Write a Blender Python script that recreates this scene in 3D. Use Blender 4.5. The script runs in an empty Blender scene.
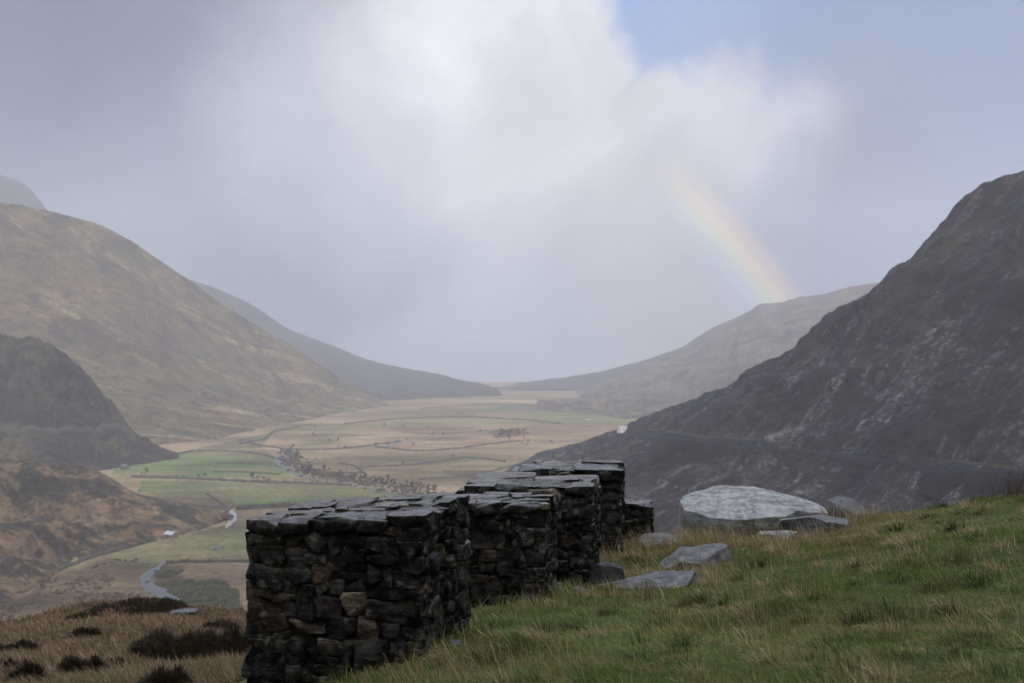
import bpy, math
import numpy as np
from mathutils import Vector, Matrix
from mathutils.bvhtree import BVHTree

# ------------------------------------------------------------------ camera, sky, sun, exposure
SC = bpy.context.scene
COL = SC.collection
R = math.radians
FPX = 1024 * 35.0 / 36.0
PITCH = math.atan(13.5 / FPX)

cam = bpy.data.cameras.new('camera')
cam.lens = 35.0
cam.sensor_width = 36.0
cam.clip_start = 0.1
cam.clip_end = 30000.0
cam.dof.use_dof = True
cam.dof.focus_distance = 6.8
cam.dof.aperture_fstop = 3.6
camo = bpy.data.objects.new('camera', cam)
COL.objects.link(camo)
camo.location = (0, 0, 0)
camo.rotation_euler = (R(90) + PITCH, 0, 0)
SC.camera = camo

SC.view_settings.view_transform = 'Standard'
SC.view_settings.look = 'None'
SC.view_settings.exposure = 0.0
SC.view_settings.gamma = 1.0
SC.cycles.use_denoising = True
SC.cycles.volume_bounces = 2
SC.cycles.max_bounces = 8

ANTI_AZ, ANTI_EL = R(-20.5), R(-20.0)            # the antisolar point: centre of the rainbow
SUN_DIR = Vector((-math.sin(ANTI_AZ) * math.cos(ANTI_EL), -math.cos(ANTI_AZ) * math.cos(ANTI_EL), -math.sin(ANTI_EL)))
SUN_STRENGTH = 3.6
sun = bpy.data.lights.new('sun', 'SUN')
sun.energy = SUN_STRENGTH
sun.angle = R(4)
sun.color = (1.0, 0.90, 0.76)
suno = bpy.data.objects.new('sun', sun)
suno.rotation_euler = SUN_DIR.to_track_quat('Z', 'Y').to_euler()
suno.location = (0, -50, 400)
COL.objects.link(suno)


def ray(px, py):
    cx = (px - 512) / FPX
    cy = (341.5 - py) / FPX
    c, s = math.cos(PITCH), math.sin(PITCH)
    return Vector((cx, c - s * cy, s + c * cy))


def P(px, py, d):
    v = ray(px, py)
    return v * (d / v.y)


def L(r, g, b):
    def f(c):
        c /= 255.0
        return c / 12.92 if c <= 0.04045 else ((c + 0.055) / 1.055) ** 2.4
    return (f(r), f(g), f(b), 1.0)


class NT:
    """tiny helper for node trees"""
    def __init__(self, tree):
        self.t = tree
        self.n = tree.nodes
        self.n.clear()

    def add(self, typ, ins=None, **kw):
        nd = self.n.new(typ)
        for k, v in kw.items():
            setattr(nd, k, v)
        for k, v in (ins or {}).items():
            self.set(nd.inputs[k], v)
        return nd

    def set(self, sock, v):
        if isinstance(v, bpy.types.NodeSocket):
            self.t.links.new(v, sock)
        else:
            if isinstance(v, tuple) and len(v) == 3 and sock.type == 'RGBA':
                v = v + (1.0,)
            sock.default_value = v

    def math(self, op, a, b=0.0, c=0.0, clamp=False):
        nd = self.add('ShaderNodeMath', operation=op, use_clamp=clamp)
        self.set(nd.inputs[0], a)
        self.set(nd.inputs[1], b)
        self.set(nd.inputs[2], c)
        return nd.outputs[0]

    def vmath(self, op, a, b=None, scale=None):
        nd = self.add('ShaderNodeVectorMath', operation=op)
        self.set(nd.inputs[0], a)
        if b is not None:
            self.set(nd.inputs[1], b)
        if scale is not None:
            self.set(nd.inputs['Scale'], scale)
        return nd.outputs['Value'] if op in ('DOT_PRODUCT', 'LENGTH', 'DISTANCE') else nd.outputs[0]

    def mix(self, fac, a, b, blend='MIX'):
        nd = self.add('ShaderNodeMix', data_type='RGBA', blend_type=blend)
        self.set(nd.inputs[0], fac)
        self.set(nd.inputs[6], a)
        self.set(nd.inputs[7], b)
        return nd.outputs[2]

    def smooth(self, v, lo, hi, a=0.0, b=1.0, kind='SMOOTHSTEP'):
        nd = self.add('ShaderNodeMapRange', interpolation_type=kind)
        for i, x in enumerate((v, lo, hi, a, b)):
            self.set(nd.inputs[i], x)
        return nd.outputs[0]

    def noise(self, vec, scale, detail=6.0, rough=0.55, dist=0.0, col=False):
        nd = self.add('ShaderNodeTexNoise', {'Vector': vec, 'Scale': scale, 'Detail': detail, 'Roughness': rough, 'Distortion': dist})
        return nd.outputs['Color' if col else 'Fac']

    def voronoi(self, vec, scale, feature='F1', rnd=1.0, out='Distance'):
        nd = self.add('ShaderNodeTexVoronoi', {'Vector': vec, 'Scale': scale, 'Randomness': rnd}, feature=feature)
        return nd.outputs[out]

    def ramp(self, fac, stops, mode='EASE'):
        nd = self.add('ShaderNodeValToRGB')
        cr = nd.color_ramp
        cr.interpolation = mode
        while len(cr.elements) < len(stops):
            cr.elements.new(0.5)
        for e, (p, c) in zip(cr.elements, stops):
            e.position = p
            e.color = c if len(c) == 4 else tuple(c) + (1.0,)
        self.set(nd.inputs[0], fac)
        return nd.outputs[0]

    def bump(self, h, strength=0.5, dist=0.1, normal=None):
        nd = self.add('ShaderNodeBump', {'Height': h, 'Strength': strength, 'Distance': dist})
        if normal is not None:
            self.set(nd.inputs['Normal'], normal)
        return nd.outputs[0]

    def attr(self, name, out='Color'):
        return self.add('ShaderNodeAttribute', attribute_name=name).outputs[out]

    def obj(self):
        return self.add('ShaderNodeTexCoord').outputs['Object']

    def surface(self, color, rough=0.9, normal=None, spec=0.3):
        b = self.add('ShaderNodeBsdfPrincipled', {'Base Color': color, 'Roughness': rough, 'Specular IOR Level': spec})
        if normal is not None:
            self.set(b.inputs['Normal'], normal)
        o = self.add('ShaderNodeOutputMaterial')
        self.t.links.new(b.outputs[0], o.inputs['Surface'])
        return b


def new_mat(name):
    m = bpy.data.materials.new(name)
    m.use_nodes = True
    return m, NT(m.node_tree)


def make_world():
    w = bpy.data.worlds.new('World')
    SC.world = w
    w.use_nodes = True
    t = NT(w.node_tree)
    gen = t.add('ShaderNodeTexCoord').outputs['Generated']
    gen = t.vmath('NORMALIZE', gen)
    sky = t.add('ShaderNodeTexSky', sky_type='NISHITA', sun_disc=False)
    sky.sun_elevation = -ANTI_EL
    sky.sun_rotation = math.atan2(SUN_DIR.x, SUN_DIR.y)
    sky.altitude = 300
    sky.dust_density = 2.0
    S = 0.1                                            # background strength
    K = 1.0 / S

    # wispy distortion of the view direction
    n1 = t.noise(gen, 2.6, 7.0, 0.56, 0.3, col=True)
    off = t.vmath('SCALE', t.vmath('SUBTRACT', n1, (0.5, 0.5, 0.5)), scale=0.30)
    d1 = t.vmath('NORMALIZE', t.vmath('ADD', gen, off))
    n2 = t.noise(t.vmath('ADD', gen, (4.1, 2.2, 9.3)), 9.0, 7.0, 0.6, 0.2, col=True)
    off2 = t.vmath('SCALE', t.vmath('SUBTRACT', n2, (0.5, 0.5, 0.5)), scale=0.10)
    d2 = t.vmath('NORMALIZE', t.vmath('ADD', d1, off2))

    def blob(px, py, r_in, r_out, d=d1):               # radii in degrees
        v = ray(px, py).normalized()
        dot = t.vmath('DOT_PRODUCT', d, tuple(v))
        return t.smooth(dot, math.cos(R(r_out)), math.cos(R(r_in)))

    def put(col, c, w, k=1.0):
        return t.mix(t.math('MULTIPLY', w, k), col, c)

    def cc(r, g, b):
        x = L(r, g, b)
        return (x[0] * K, x[1] * K, x[2] * K, 1.0)

    z = t.add('ShaderNodeSeparateXYZ', {0: gen}).outputs[2]
    # clear sky: the Nishita sky pulled towards its milky veil
    clear = t.mix(0.80, sky.outputs[0], cc(126, 165, 236))
    clear = put(clear, cc(138, 152, 192), blob(960, 200, 3, 22, gen), 0.9)
    clear = put(clear, cc(150, 156, 182), t.smooth(z, 0.20, 0.02), 0.9)
    # the cloud deck
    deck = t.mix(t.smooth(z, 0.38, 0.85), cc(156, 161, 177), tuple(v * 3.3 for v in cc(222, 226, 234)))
    deck = put(deck, cc(116, 121, 154), blob(-120, 70, 4, 29), 1.0)
    deck = put(deck, cc(110, 115, 140), blob(10, 190, 2, 19), 0.9)
    deck = put(deck, cc(140, 146, 166), blob(270, 260, 2, 13), 0.75)
    deck = put(deck, cc(204, 206, 217), blob(450, 60, 3, 14), 0.8)
    deck = put(deck, cc(250, 251, 254), blob(565, 45, 4, 13), 1.0)
    deck = put(deck, cc(226, 225, 226), blob(570, 150, 2, 10), 0.8)
    deck = put(deck, cc(146, 151, 176), blob(825, 235, 1, 9), 0.9)
    deck = put(deck, cc(222, 224, 232), blob(725, 115, 1, 7.5), 0.8)
    deck = put(deck, cc(134, 140, 166), blob(890, 265, 1, 11), 0.9)
    deck = put(deck, cc(176, 175, 175), blob(630, 260, 1, 9), 0.85)
    deck = put(deck, cc(176, 181, 198), blob(500, 345, 2, 11), 0.75)
    mot = t.noise(d1, 5.0, 7.0, 0.55)
    deck = t.mix(1.0, deck, t.ramp(mot, [(0.30, (0.74, 0.75, 0.78)), (0.68, (1.16, 1.16, 1.15))], 'LINEAR'), 'MULTIPLY')
    # where the deck stands: everywhere but a gap to the upper right
    gap = blob(860, -90, 10, 17.0, d2)
    gap = t.math('MAXIMUM', gap, blob(1120, 60, 11, 18.0, d2))
    gap = t.math('MAXIMUM', gap, blob(660, -60, 5, 9.0, d2))
    puff = t.math('MAXIMUM', blob(690, 135, 2.0, 6.6, d2), t.math('MAXIMUM', blob(775, 160, 2.0, 6.5, d2), t.math('MULTIPLY', blob(850, 170, 1.0, 9.0, d2), 0.6)))
    puff = t.math('MAXIMUM', puff, blob(535, 20, 2.6, 4.9, d2))
    puff = t.math('MAXIMUM', puff, blob(620, 105, 2.2, 4.7, d2))
    gap = t.math('MULTIPLY', gap, t.math('SUBTRACT', 1.0, puff))
    gap = t.math('MULTIPLY', gap, 0.86)
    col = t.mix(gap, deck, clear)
    # behind the viewer: brighter veil round the hidden sun
    ds = t.vmath('DOT_PRODUCT', gen, tuple(SUN_DIR))
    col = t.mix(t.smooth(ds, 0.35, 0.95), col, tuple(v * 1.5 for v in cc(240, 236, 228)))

    # rainbow: a function of the angle to the antisolar point
    A = -SUN_DIR
    ang = t.math('MULTIPLY', t.math('ARCCOSINE', t.vmath('DOT_PRODUCT', gen, tuple(A))), 180 / math.pi)
    pos = t.smooth(ang, 39.2, 43.3, kind='LINEAR')
    bow = t.ramp(pos, [(0.0, (0, 0, 0)), (0.20, (0.010, 0.014, 0.030)), (0.36, (0.040, 0.065, 0.070)), (0.50, (0.125, 0.125, 0.045)),
                       (0.64, (0.205, 0.125, 0.008)), (0.80, (0.125, 0.060, 0.002)), (1.0, (0, 0, 0))])
    win = t.smooth(t.vmath('DOT_PRODUCT', gen, tuple(ray(752, 280).normalized())), math.cos(R(9.0)), math.cos(R(2.0)))
    inside = t.math('MULTIPLY', t.smooth(ang, 42.0, 39.5), t.smooth(ang, 26.0, 38.0))
    win2 = t.smooth(t.vmath('DOT_PRODUCT', gen, tuple(ray(715, 275).normalized())), math.cos(R(9)), math.cos(R(1)))
    glow = t.math('MULTIPLY', t.math('MULTIPLY', inside, win2), 0.035 * K)
    bowv = t.vmath('SCALE', bow, scale=t.math('MULTIPLY', win, 2.2 * K))
    col = t.vmath('ADD', col, bowv)
    col = t.vmath('ADD', col, t.add('ShaderNodeCombineXYZ', {0: glow, 1: glow, 2: glow}).outputs[0])
    # below the horizon: dull ground
    col = t.mix(t.smooth(z, -0.06, -0.16), col, cc(70, 68, 62))
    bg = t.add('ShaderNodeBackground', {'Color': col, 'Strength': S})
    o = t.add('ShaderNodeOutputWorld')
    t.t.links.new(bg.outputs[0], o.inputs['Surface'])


make_world()

# ------------------------------------------------------------------ numpy helpers
RNG = np.random.default_rng(11)


def hash3(ix, iy, iz, seed):
    n = (ix.astype(np.int64) * 374761393 + iy.astype(np.int64) * 668265263 + iz.astype(np.int64) * 2147483647 + seed * 144269504) & 0xFFFFFFFF
    n = ((n ^ (n >> 13)) * 1274126177) & 0xFFFFFFFF
    n = ((n ^ (n >> 16)) * 2246822519) & 0xFFFFFFFF
    n = n ^ (n >> 15)
    return (n & 0xFFFFFF) / float(0xFFFFFF) * 2 - 1


def vnoise(p, seed=0):
    p = np.asarray(p, float)
    i = np.floor(p)
    f = p - i
    u = f * f * f * (f * (f * 6 - 15) + 10)
    x, y, z = i[:, 0], i[:, 1], i[:, 2]
    r = 0
    for dx in (0, 1):
        for dy in (0, 1):
            for dz in (0, 1):
                wgt = (u[:, 0] if dx else 1 - u[:, 0]) * (u[:, 1] if dy else 1 - u[:, 1]) * (u[:, 2] if dz else 1 - u[:, 2])
                r = r + wgt * hash3(x + dx, y + dy, z + dz, seed)
    return r


def fbm(p, scale, octs=5, gain=0.5, seed=0, ridged=False):
    p = np.asarray(p, float) / scale
    a, s, tot = 1.0, 0.0, 0.0
    for k in range(octs):
        v = vnoise(p + 17.3 * k, seed + k)
        if ridged:
            v = 1 - 2 * np.abs(v)
        s = s + a * v
        tot += a
        a *= gain
        p = p * 2.03
    return s / tot


def mesh(name, verts, quads=None, tris=None, mat=None, smooth=True, parent=None, attrs=None, loc=None):
    verts = np.asarray(verts, np.float32)
    q = np.zeros((0, 4), np.int32) if quads is None else np.asarray(quads, np.int32).reshape(-1, 4)
    tr = np.zeros((0, 3), np.int32) if tris is None else np.asarray(tris, np.int32).reshape(-1, 3)
    me = bpy.data.meshes.new(name)
    me.vertices.add(len(verts))
    me.vertices.foreach_set('co', verts.ravel())
    me.loops.add(q.size + tr.size)
    me.loops.foreach_set('vertex_index', np.concatenate([q.ravel(), tr.ravel()]).astype(np.int32))
    nf = len(q) + len(tr)
    me.polygons.add(nf)
    st = np.concatenate([np.arange(len(q)) * 4, q.size + np.arange(len(tr)) * 3]).astype(np.int32)
    me.polygons.foreach_set('loop_start', st)
    me.polygons.foreach_set('use_smooth', np.full(nf, smooth))
    for k, v in (attrs or {}).items():
        v = np.asarray(v, np.float32)
        if v.ndim == 1:
            me.attributes.new(k, 'FLOAT', 'POINT').data.foreach_set('value', v)
        elif v.shape[1] == 3:
            me.attributes.new(k, 'FLOAT_VECTOR', 'POINT').data.foreach_set('vector', v.ravel())
        else:
            me.attributes.new(k, 'FLOAT_COLOR', 'POINT').data.foreach_set('color', v.ravel())
    me.update(calc_edges=True)
    me.validate()
    if mat:
        me.materials.append(mat)
    o = bpy.data.objects.new(name, me)
    COL.objects.link(o)
    if loc is not None:
        o.location = loc
    if parent:
        o.parent = parent
    return o


def tag(o, label, cat, group=None, kind=None):
    o['label'] = label
    o['category'] = cat
    if group:
        o['group'] = group
    if kind:
        o['kind'] = kind
    return o


def struct(o):
    o['kind'] = 'structure'
    return o


def empty(name, loc, rz=0.0):
    o = bpy.data.objects.new(name, None)
    o.empty_display_size = 0.3
    o.location = loc
    o.rotation_euler = (0, 0, rz)
    COL.objects.link(o)
    return o


def grid_quads(ns, nt):
    i, j = np.meshgrid(np.arange(ns - 1), np.arange(nt - 1), indexing='ij')
    a = (i * nt + j).ravel()
    return np.stack([a, a + nt, a + nt + 1, a + 1], 1)


def bvh(o):
    me = o.data
    n = len(me.vertices)
    v = np.empty(n * 3, np.float32)
    me.vertices.foreach_get('co', v)
    return BVHTree.FromPolygons([tuple(x) for x in v.reshape(-1, 3)], [tuple(p.vertices) for p in me.polygons])


def hit(tree, px, py):
    v = ray(px, py).normalized()
    h = tree.ray_cast(Vector((0, 0, 0)), v)
    return h[0]


def down(tree, x, y, top=600.0):
    h = tree.ray_cast(Vector((x, y, top)), Vector((0, 0, -1)))
    return h[0]


def catmull(pts, n):
    pts = np.asarray([tuple(p) for p in pts], float)
    seg = np.linalg.norm(np.diff(pts, axis=0), axis=1)
    s = np.concatenate([[0], np.cumsum(seg ** 0.5)])
    u = np.linspace(0, s[-1], n)
    out = np.empty((n, pts.shape[1]))
    m = np.gradient(pts, s, axis=0)
    k = np.clip(np.searchsorted(s, u, side='right') - 1, 0, len(s) - 2)
    h = (s[k + 1] - s[k])[:, None]
    x = ((u - s[k]) / h[:, 0])[:, None]
    out = ((2 * x**3 - 3 * x**2 + 1) * pts[k] + (x**3 - 2 * x**2 + x) * h * m[k] + (-2 * x**3 + 3 * x**2) * pts[k + 1] + (x**3 - x**2) * h * m[k + 1])
    return out


FLOOR_Z = -140.0


def FP(px, py, dz=0.0):
    v = ray(px, py)
    return v * ((FLOOR_Z + dz) / v.z)


def in_poly(x, y, poly):
    poly = np.asarray(poly, float)
    ins = np.zeros(len(x), bool)
    j = len(poly) - 1
    for i in range(len(poly)):
        xi, yi = poly[i]
        xj, yj = poly[j]
        c = ((yi > y) != (yj > y)) & (x < (xj - xi) * (y - yi) / (yj - yi + 1e-12) + xi)
        ins ^= c
        j = i
    return ins


# ------------------------------------------------------------------ materials of the land
def hill_material(name, cols, streak=None, scree=None, bump=0.5, patch=160.0, fine=9.0, streak_mix=0.5, heath=None, heath_scale=70.0, heath_cut=0.52):
    """cols: list of ramp stops over large patches; streak: colour of grassy streaks downslope; scree: stones"""
    m, t = new_mat(name)
    p = t.obj()
    st = t.attr('st', 'Vector')
    big = t.noise(p, 1.0 / patch, 8.0, 0.62, 0.4)
    c = t.ramp(big, cols, 'LINEAR')
    stv = t.vmath('MULTIPLY', st, (1 / 60.0, 1 / 420.0, 1.0))
    sn = t.noise(stv, 1.0, 7.0, 0.62, 0.6)
    if streak:
        c = t.mix(t.math('MULTIPLY', t.smooth(sn, 0.54, 0.66), streak_mix), c, streak)
    if scree:
        stv2 = t.vmath('MULTIPLY', st, (1 / 17.0, 1 / 190.0, 1.0))
        sc = t.noise(stv2, 1.0, 9.0, 0.70, 1.2)
        spk = t.noise(p, 1 / 4.0, 5.0, 0.78)
        w = t.math('MULTIPLY', t.smooth(sc, 0.48, 0.62), t.smooth(spk, 0.44, 0.58))
        c = t.mix(t.math('MULTIPLY', w, 0.85), c, scree)
        vs = t.voronoi(p, 1 / 11.0)
        bl = t.math('MULTIPLY', t.smooth(vs, 0.14, 0.08), t.smooth(t.noise(p, 1 / 60.0, 3.0), 0.50, 0.62))
        c = t.mix(t.math('MULTIPLY', bl, 0.6), c, (0.13, 0.13, 0.145))
    if heath:
        for sc_, k_ in ((heath_scale, 0.85), (heath_scale * 0.22, 0.7)):
            hn = t.noise(t.vmath('ADD', p, (sc_ * 3.1, 0.0, sc_)), 1.0 / sc_, 8.0, 0.66, 0.8)
            c = t.mix(t.math('MULTIPLY', t.smooth(hn, heath_cut, heath_cut + 0.045), k_), c, heath)
    fn = t.noise(p, 1.0 / fine, 6.0, 0.7)
    c = t.mix(1.0, c, t.ramp(fn, [(0.28, (0.40, 0.40, 0.42)), (0.72, (1.62, 1.60, 1.56))], 'LINEAR'), 'MULTIPLY')
    fn2 = t.noise(p, 1.0 / (fine * 4.5), 5.0, 0.6, 0.5)
    c = t.mix(0.8, c, t.ramp(fn2, [(0.34, (0.62, 0.60, 0.62)), (0.66, (1.32, 1.34, 1.30))], 'LINEAR'), 'MULTIPLY')
    nm = t.bump(t.math('ADD', fn, t.math('MULTIPLY', sn, 1.0)), bump, fine * 0.8)
    t.surface(c, 0.95, nm, 0.15)
    return m


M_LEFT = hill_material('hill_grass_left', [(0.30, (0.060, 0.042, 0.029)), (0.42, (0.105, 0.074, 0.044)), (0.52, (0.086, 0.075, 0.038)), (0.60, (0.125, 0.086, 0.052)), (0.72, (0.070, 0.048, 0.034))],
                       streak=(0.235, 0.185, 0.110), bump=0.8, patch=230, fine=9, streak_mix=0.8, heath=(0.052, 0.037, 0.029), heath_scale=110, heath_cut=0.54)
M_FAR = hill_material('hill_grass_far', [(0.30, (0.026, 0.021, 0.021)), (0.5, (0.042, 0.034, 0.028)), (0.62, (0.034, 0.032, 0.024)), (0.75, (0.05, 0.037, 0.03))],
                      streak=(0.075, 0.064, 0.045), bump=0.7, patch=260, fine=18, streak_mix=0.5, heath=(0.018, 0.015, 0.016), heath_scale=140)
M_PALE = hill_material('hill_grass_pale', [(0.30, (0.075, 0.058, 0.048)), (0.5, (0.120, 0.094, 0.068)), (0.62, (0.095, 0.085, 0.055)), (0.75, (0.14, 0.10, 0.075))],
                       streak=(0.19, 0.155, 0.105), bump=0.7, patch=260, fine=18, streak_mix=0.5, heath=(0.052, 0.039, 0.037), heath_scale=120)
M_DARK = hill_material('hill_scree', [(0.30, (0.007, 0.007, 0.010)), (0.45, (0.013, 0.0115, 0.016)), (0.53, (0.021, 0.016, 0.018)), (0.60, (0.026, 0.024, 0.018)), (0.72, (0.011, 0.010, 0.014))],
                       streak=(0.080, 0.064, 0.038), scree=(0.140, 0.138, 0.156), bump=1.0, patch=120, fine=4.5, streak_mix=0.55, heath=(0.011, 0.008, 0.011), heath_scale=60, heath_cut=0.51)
M_CRAG = hill_material('hill_crag', [(0.30, (0.020, 0.018, 0.020)), (0.45, (0.040, 0.032, 0.028)), (0.58, (0.062, 0.054, 0.030)), (0.72, (0.035, 0.027, 0.026))],
                       streak=(0.080, 0.068, 0.035), bump=1.0, patch=110, fine=7, streak_mix=0.7, heath=(0.018, 0.014, 0.015), heath_scale=70, heath_cut=0.50)
M_MOOR = hill_material('hill_bracken', [(0.32, (0.030, 0.026, 0.022)), (0.42, (0.066, 0.056, 0.032)), (0.50, (0.135, 0.090, 0.054)), (0.58, (0.120, 0.084, 0.052)), (0.66, (0.070, 0.062, 0.034)), (0.78, (0.040, 0.031, 0.026))],
                       streak=(0.18, 0.135, 0.085), bump=1.0, patch=75, fine=4.0, streak_mix=0.5, heath=(0.022, 0.019, 0.017), heath_scale=48, heath_cut=0.505)


def hill(name, ridge, foot, mat, ns=260, nt=120, g=1.25, amp=14.0, scale=140.0, back=0.35, back_len=0.6, ridged=0.4, seed=1, ridge_amp=0.5, gully=0.0, skew=0.0, crag=0.0):
    """a hillside lofted from its foot line up to its ridge and over the back"""
    Rg = catmull(ridge, ns)
    Ft = catmull(foot, ns)
    if len(ridge) == len(foot):                          # foot and ridge points pair off: fall lines run between them
        both = catmull([tuple(a) + tuple(b) for a, b in zip(ridge, foot)], ns)
        Rg, Ft = both[:, :3], both[:, 3:]
    t = np.linspace(-0.12, 1 + back_len, nt)
    T = t[None, :, None]
    A, B = Ft[:, None, :], Rg[:, None, :]
    V = np.empty((ns, nt, 3))
    V[..., :2] = (A + (B - A) * T)[..., :2]
    gz = np.where(t < 0, t * 0.3, np.where(t <= 1, 0.18 * t + 0.82 * np.abs(t) ** (g * 1.5) if g > 1 else t ** g, 1 - back * (t - 1)))
    V[..., 2] = A[..., 2] + (B[..., 2] - A[..., 2]) * gz[None, :]
    V[..., 2] -= np.where(t < 0, 12.0 * -t / 0.12, 0)[None, :]
    pts = V.reshape(-1, 3)
    ln = np.linalg.norm(B - A, axis=2)
    sl = np.concatenate([[0], np.cumsum(np.linalg.norm(np.diff(Rg[:, :2] * 0.5 + Ft[:, :2] * 0.5, axis=0), axis=1))])
    st = np.stack([np.repeat(sl, nt) + skew * (ln * t[None, :]).ravel(), (ln * t[None, :]).ravel(), np.zeros(ns * nt)], 1)
    n = (1 - ridged) * fbm(pts, scale, 7, 0.52, seed) + ridged * fbm(pts, scale * 0.7, 6, 0.55, seed + 50, True)
    if gully:
        n = n + gully * fbm(st * np.array([1, 0.22, 1]), scale * 0.55, 5, 0.55, seed + 90, True)
    tt = np.tile(t, ns)
    if crag:
        cw = np.clip((tt - 0.5) / 0.3, 0, 1) * np.clip((1.12 - tt) / 0.12, 0.25, 1) * np.clip(0.5 + 1.6 * fbm(pts, 160, 3, 0.5, seed + 7), 0, 1)
        n = n + cw * crag * (fbm(st * np.array([1, 0.35, 1]), 42, 5, 0.6, seed + 33, True) + 0.6 * fbm(pts, 20, 4, 0.6, seed + 35, True)) / amp
    w = np.clip((tt + 0.02) / 0.18, 0, 1) * (1 - (1 - ridge_amp) * np.exp(-((tt - 1) / 0.12) ** 2))
    hgt = np.repeat(np.clip(np.linalg.norm(Rg - Ft, axis=1) / 250.0, 0.03, 1), nt)
    dz = n * amp * w * hgt
    if crag:
        dz = dz + np.clip(w, 0, 1) * (1.6 * fbm(pts, 9.0, 3, 0.6, seed + 70, True) + 1.0 * fbm(st * np.array([1, 0.3, 1]), 14.0, 3, 0.6, seed + 71, True))
    tan = (Rg - Ft)
    nrm = np.stack([-tan[:, 0], -tan[:, 1], np.hypot(tan[:, 0], tan[:, 1]) * 0.8], 1)
    # normal of the slope: up and away from the hill
    nh = np.stack([-tan[:, 0], -tan[:, 1]], 1)
    nh /= np.linalg.norm(nh, axis=1)[:, None] + 1e-9
    out = np.concatenate([nh * 0.55, np.full((ns, 1), 0.83)], 1)
    pts = pts + np.repeat(out, nt, axis=0) * dz[:, None]
    o = mesh(name, pts, grid_quads(ns, nt), mat=mat, attrs={'st': st})
    return struct(o)


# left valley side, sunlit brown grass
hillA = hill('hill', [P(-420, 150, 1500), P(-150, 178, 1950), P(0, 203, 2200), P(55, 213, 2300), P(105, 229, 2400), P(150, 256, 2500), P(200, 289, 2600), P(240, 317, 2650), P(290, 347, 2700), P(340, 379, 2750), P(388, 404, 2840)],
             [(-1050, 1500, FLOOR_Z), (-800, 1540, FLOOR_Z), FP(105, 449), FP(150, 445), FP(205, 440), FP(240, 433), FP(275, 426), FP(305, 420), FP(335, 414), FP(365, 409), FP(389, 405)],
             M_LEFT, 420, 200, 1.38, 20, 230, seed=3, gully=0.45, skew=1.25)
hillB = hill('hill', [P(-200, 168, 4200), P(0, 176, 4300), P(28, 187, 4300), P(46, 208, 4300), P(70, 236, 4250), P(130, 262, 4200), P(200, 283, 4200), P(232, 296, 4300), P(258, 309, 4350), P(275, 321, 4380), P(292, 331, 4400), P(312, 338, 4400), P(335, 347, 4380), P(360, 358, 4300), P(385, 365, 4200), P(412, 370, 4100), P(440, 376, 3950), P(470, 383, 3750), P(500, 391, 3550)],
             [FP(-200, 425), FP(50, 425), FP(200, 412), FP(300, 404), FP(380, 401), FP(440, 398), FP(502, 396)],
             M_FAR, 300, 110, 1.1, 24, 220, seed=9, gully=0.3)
hillE = hill('hill', [P(300, 396, 4700), P(420, 393, 4650), P(490, 389, 4600), P(525, 385, 4600), P(560, 379, 4600), P(600, 372, 4600), P(650, 358, 4600), P(760, 320, 4600), P(900, 280, 4600)],
             [(x, 3900, FLOOR_Z) for x in (-800, -350, -80, 60, 190, 340, 530, 950, 1500)],
             M_FAR, 160, 60, 1.1, 24, 260, seed=14)
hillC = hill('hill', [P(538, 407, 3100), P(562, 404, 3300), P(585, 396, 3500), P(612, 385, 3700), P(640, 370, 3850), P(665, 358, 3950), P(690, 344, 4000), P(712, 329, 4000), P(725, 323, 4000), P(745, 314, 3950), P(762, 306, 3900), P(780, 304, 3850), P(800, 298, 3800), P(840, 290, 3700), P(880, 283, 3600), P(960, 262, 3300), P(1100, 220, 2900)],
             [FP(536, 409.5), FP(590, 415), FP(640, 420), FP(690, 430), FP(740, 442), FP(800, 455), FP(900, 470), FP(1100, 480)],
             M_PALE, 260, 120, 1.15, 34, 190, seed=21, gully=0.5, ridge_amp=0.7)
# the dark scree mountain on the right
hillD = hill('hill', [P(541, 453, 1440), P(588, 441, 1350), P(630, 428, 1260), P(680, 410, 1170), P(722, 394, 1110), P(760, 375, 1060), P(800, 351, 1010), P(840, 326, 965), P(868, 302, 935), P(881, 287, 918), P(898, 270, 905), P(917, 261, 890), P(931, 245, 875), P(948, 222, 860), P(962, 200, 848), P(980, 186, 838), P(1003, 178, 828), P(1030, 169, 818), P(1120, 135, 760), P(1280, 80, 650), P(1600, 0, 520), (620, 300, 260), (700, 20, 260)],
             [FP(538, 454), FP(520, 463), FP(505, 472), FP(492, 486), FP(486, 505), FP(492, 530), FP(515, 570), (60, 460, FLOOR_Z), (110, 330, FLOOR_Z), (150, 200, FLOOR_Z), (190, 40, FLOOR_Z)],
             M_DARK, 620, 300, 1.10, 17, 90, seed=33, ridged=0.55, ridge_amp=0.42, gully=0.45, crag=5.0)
hillG = hill('hill', [P(-330, 290, 1330), P(-120, 318, 1340), P(0, 338, 1350), P(25, 340, 1350), P(50, 351, 1350), P(75, 368, 1360), P(95, 388, 1370), P(115, 410, 1385), P(131, 431, 1400), P(152, 447, 1415), P(178, 457, 1400)],
             [FP(-330, 520), FP(-120, 496), FP(0, 486), FP(60, 478), FP(105, 470), FP(150, 463), FP(180, 458)],
             M_CRAG, 260, 140, 1.05, 22, 90, seed=41, ridged=0.6, gully=0.25, crag=26.0)
hillH = hill('hill', [P(-300, 430, 900), P(-120, 452, 890), P(0, 459, 880), P(50, 464, 875), P(100, 474, 868), P(140, 495, 858), P(180, 505, 850), P(215, 511, 845), P(232, 515, 848)],
             [FP(-300, 660), FP(-100, 640), FP(0, 608), FP(60, 572), FP(110, 554), FP(150, 542), FP(190, 533), FP(234, 517)],
             M_MOOR, 300, 160, 0.95, 24, 60, seed=52, back=1.2, gully=0.3)
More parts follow.
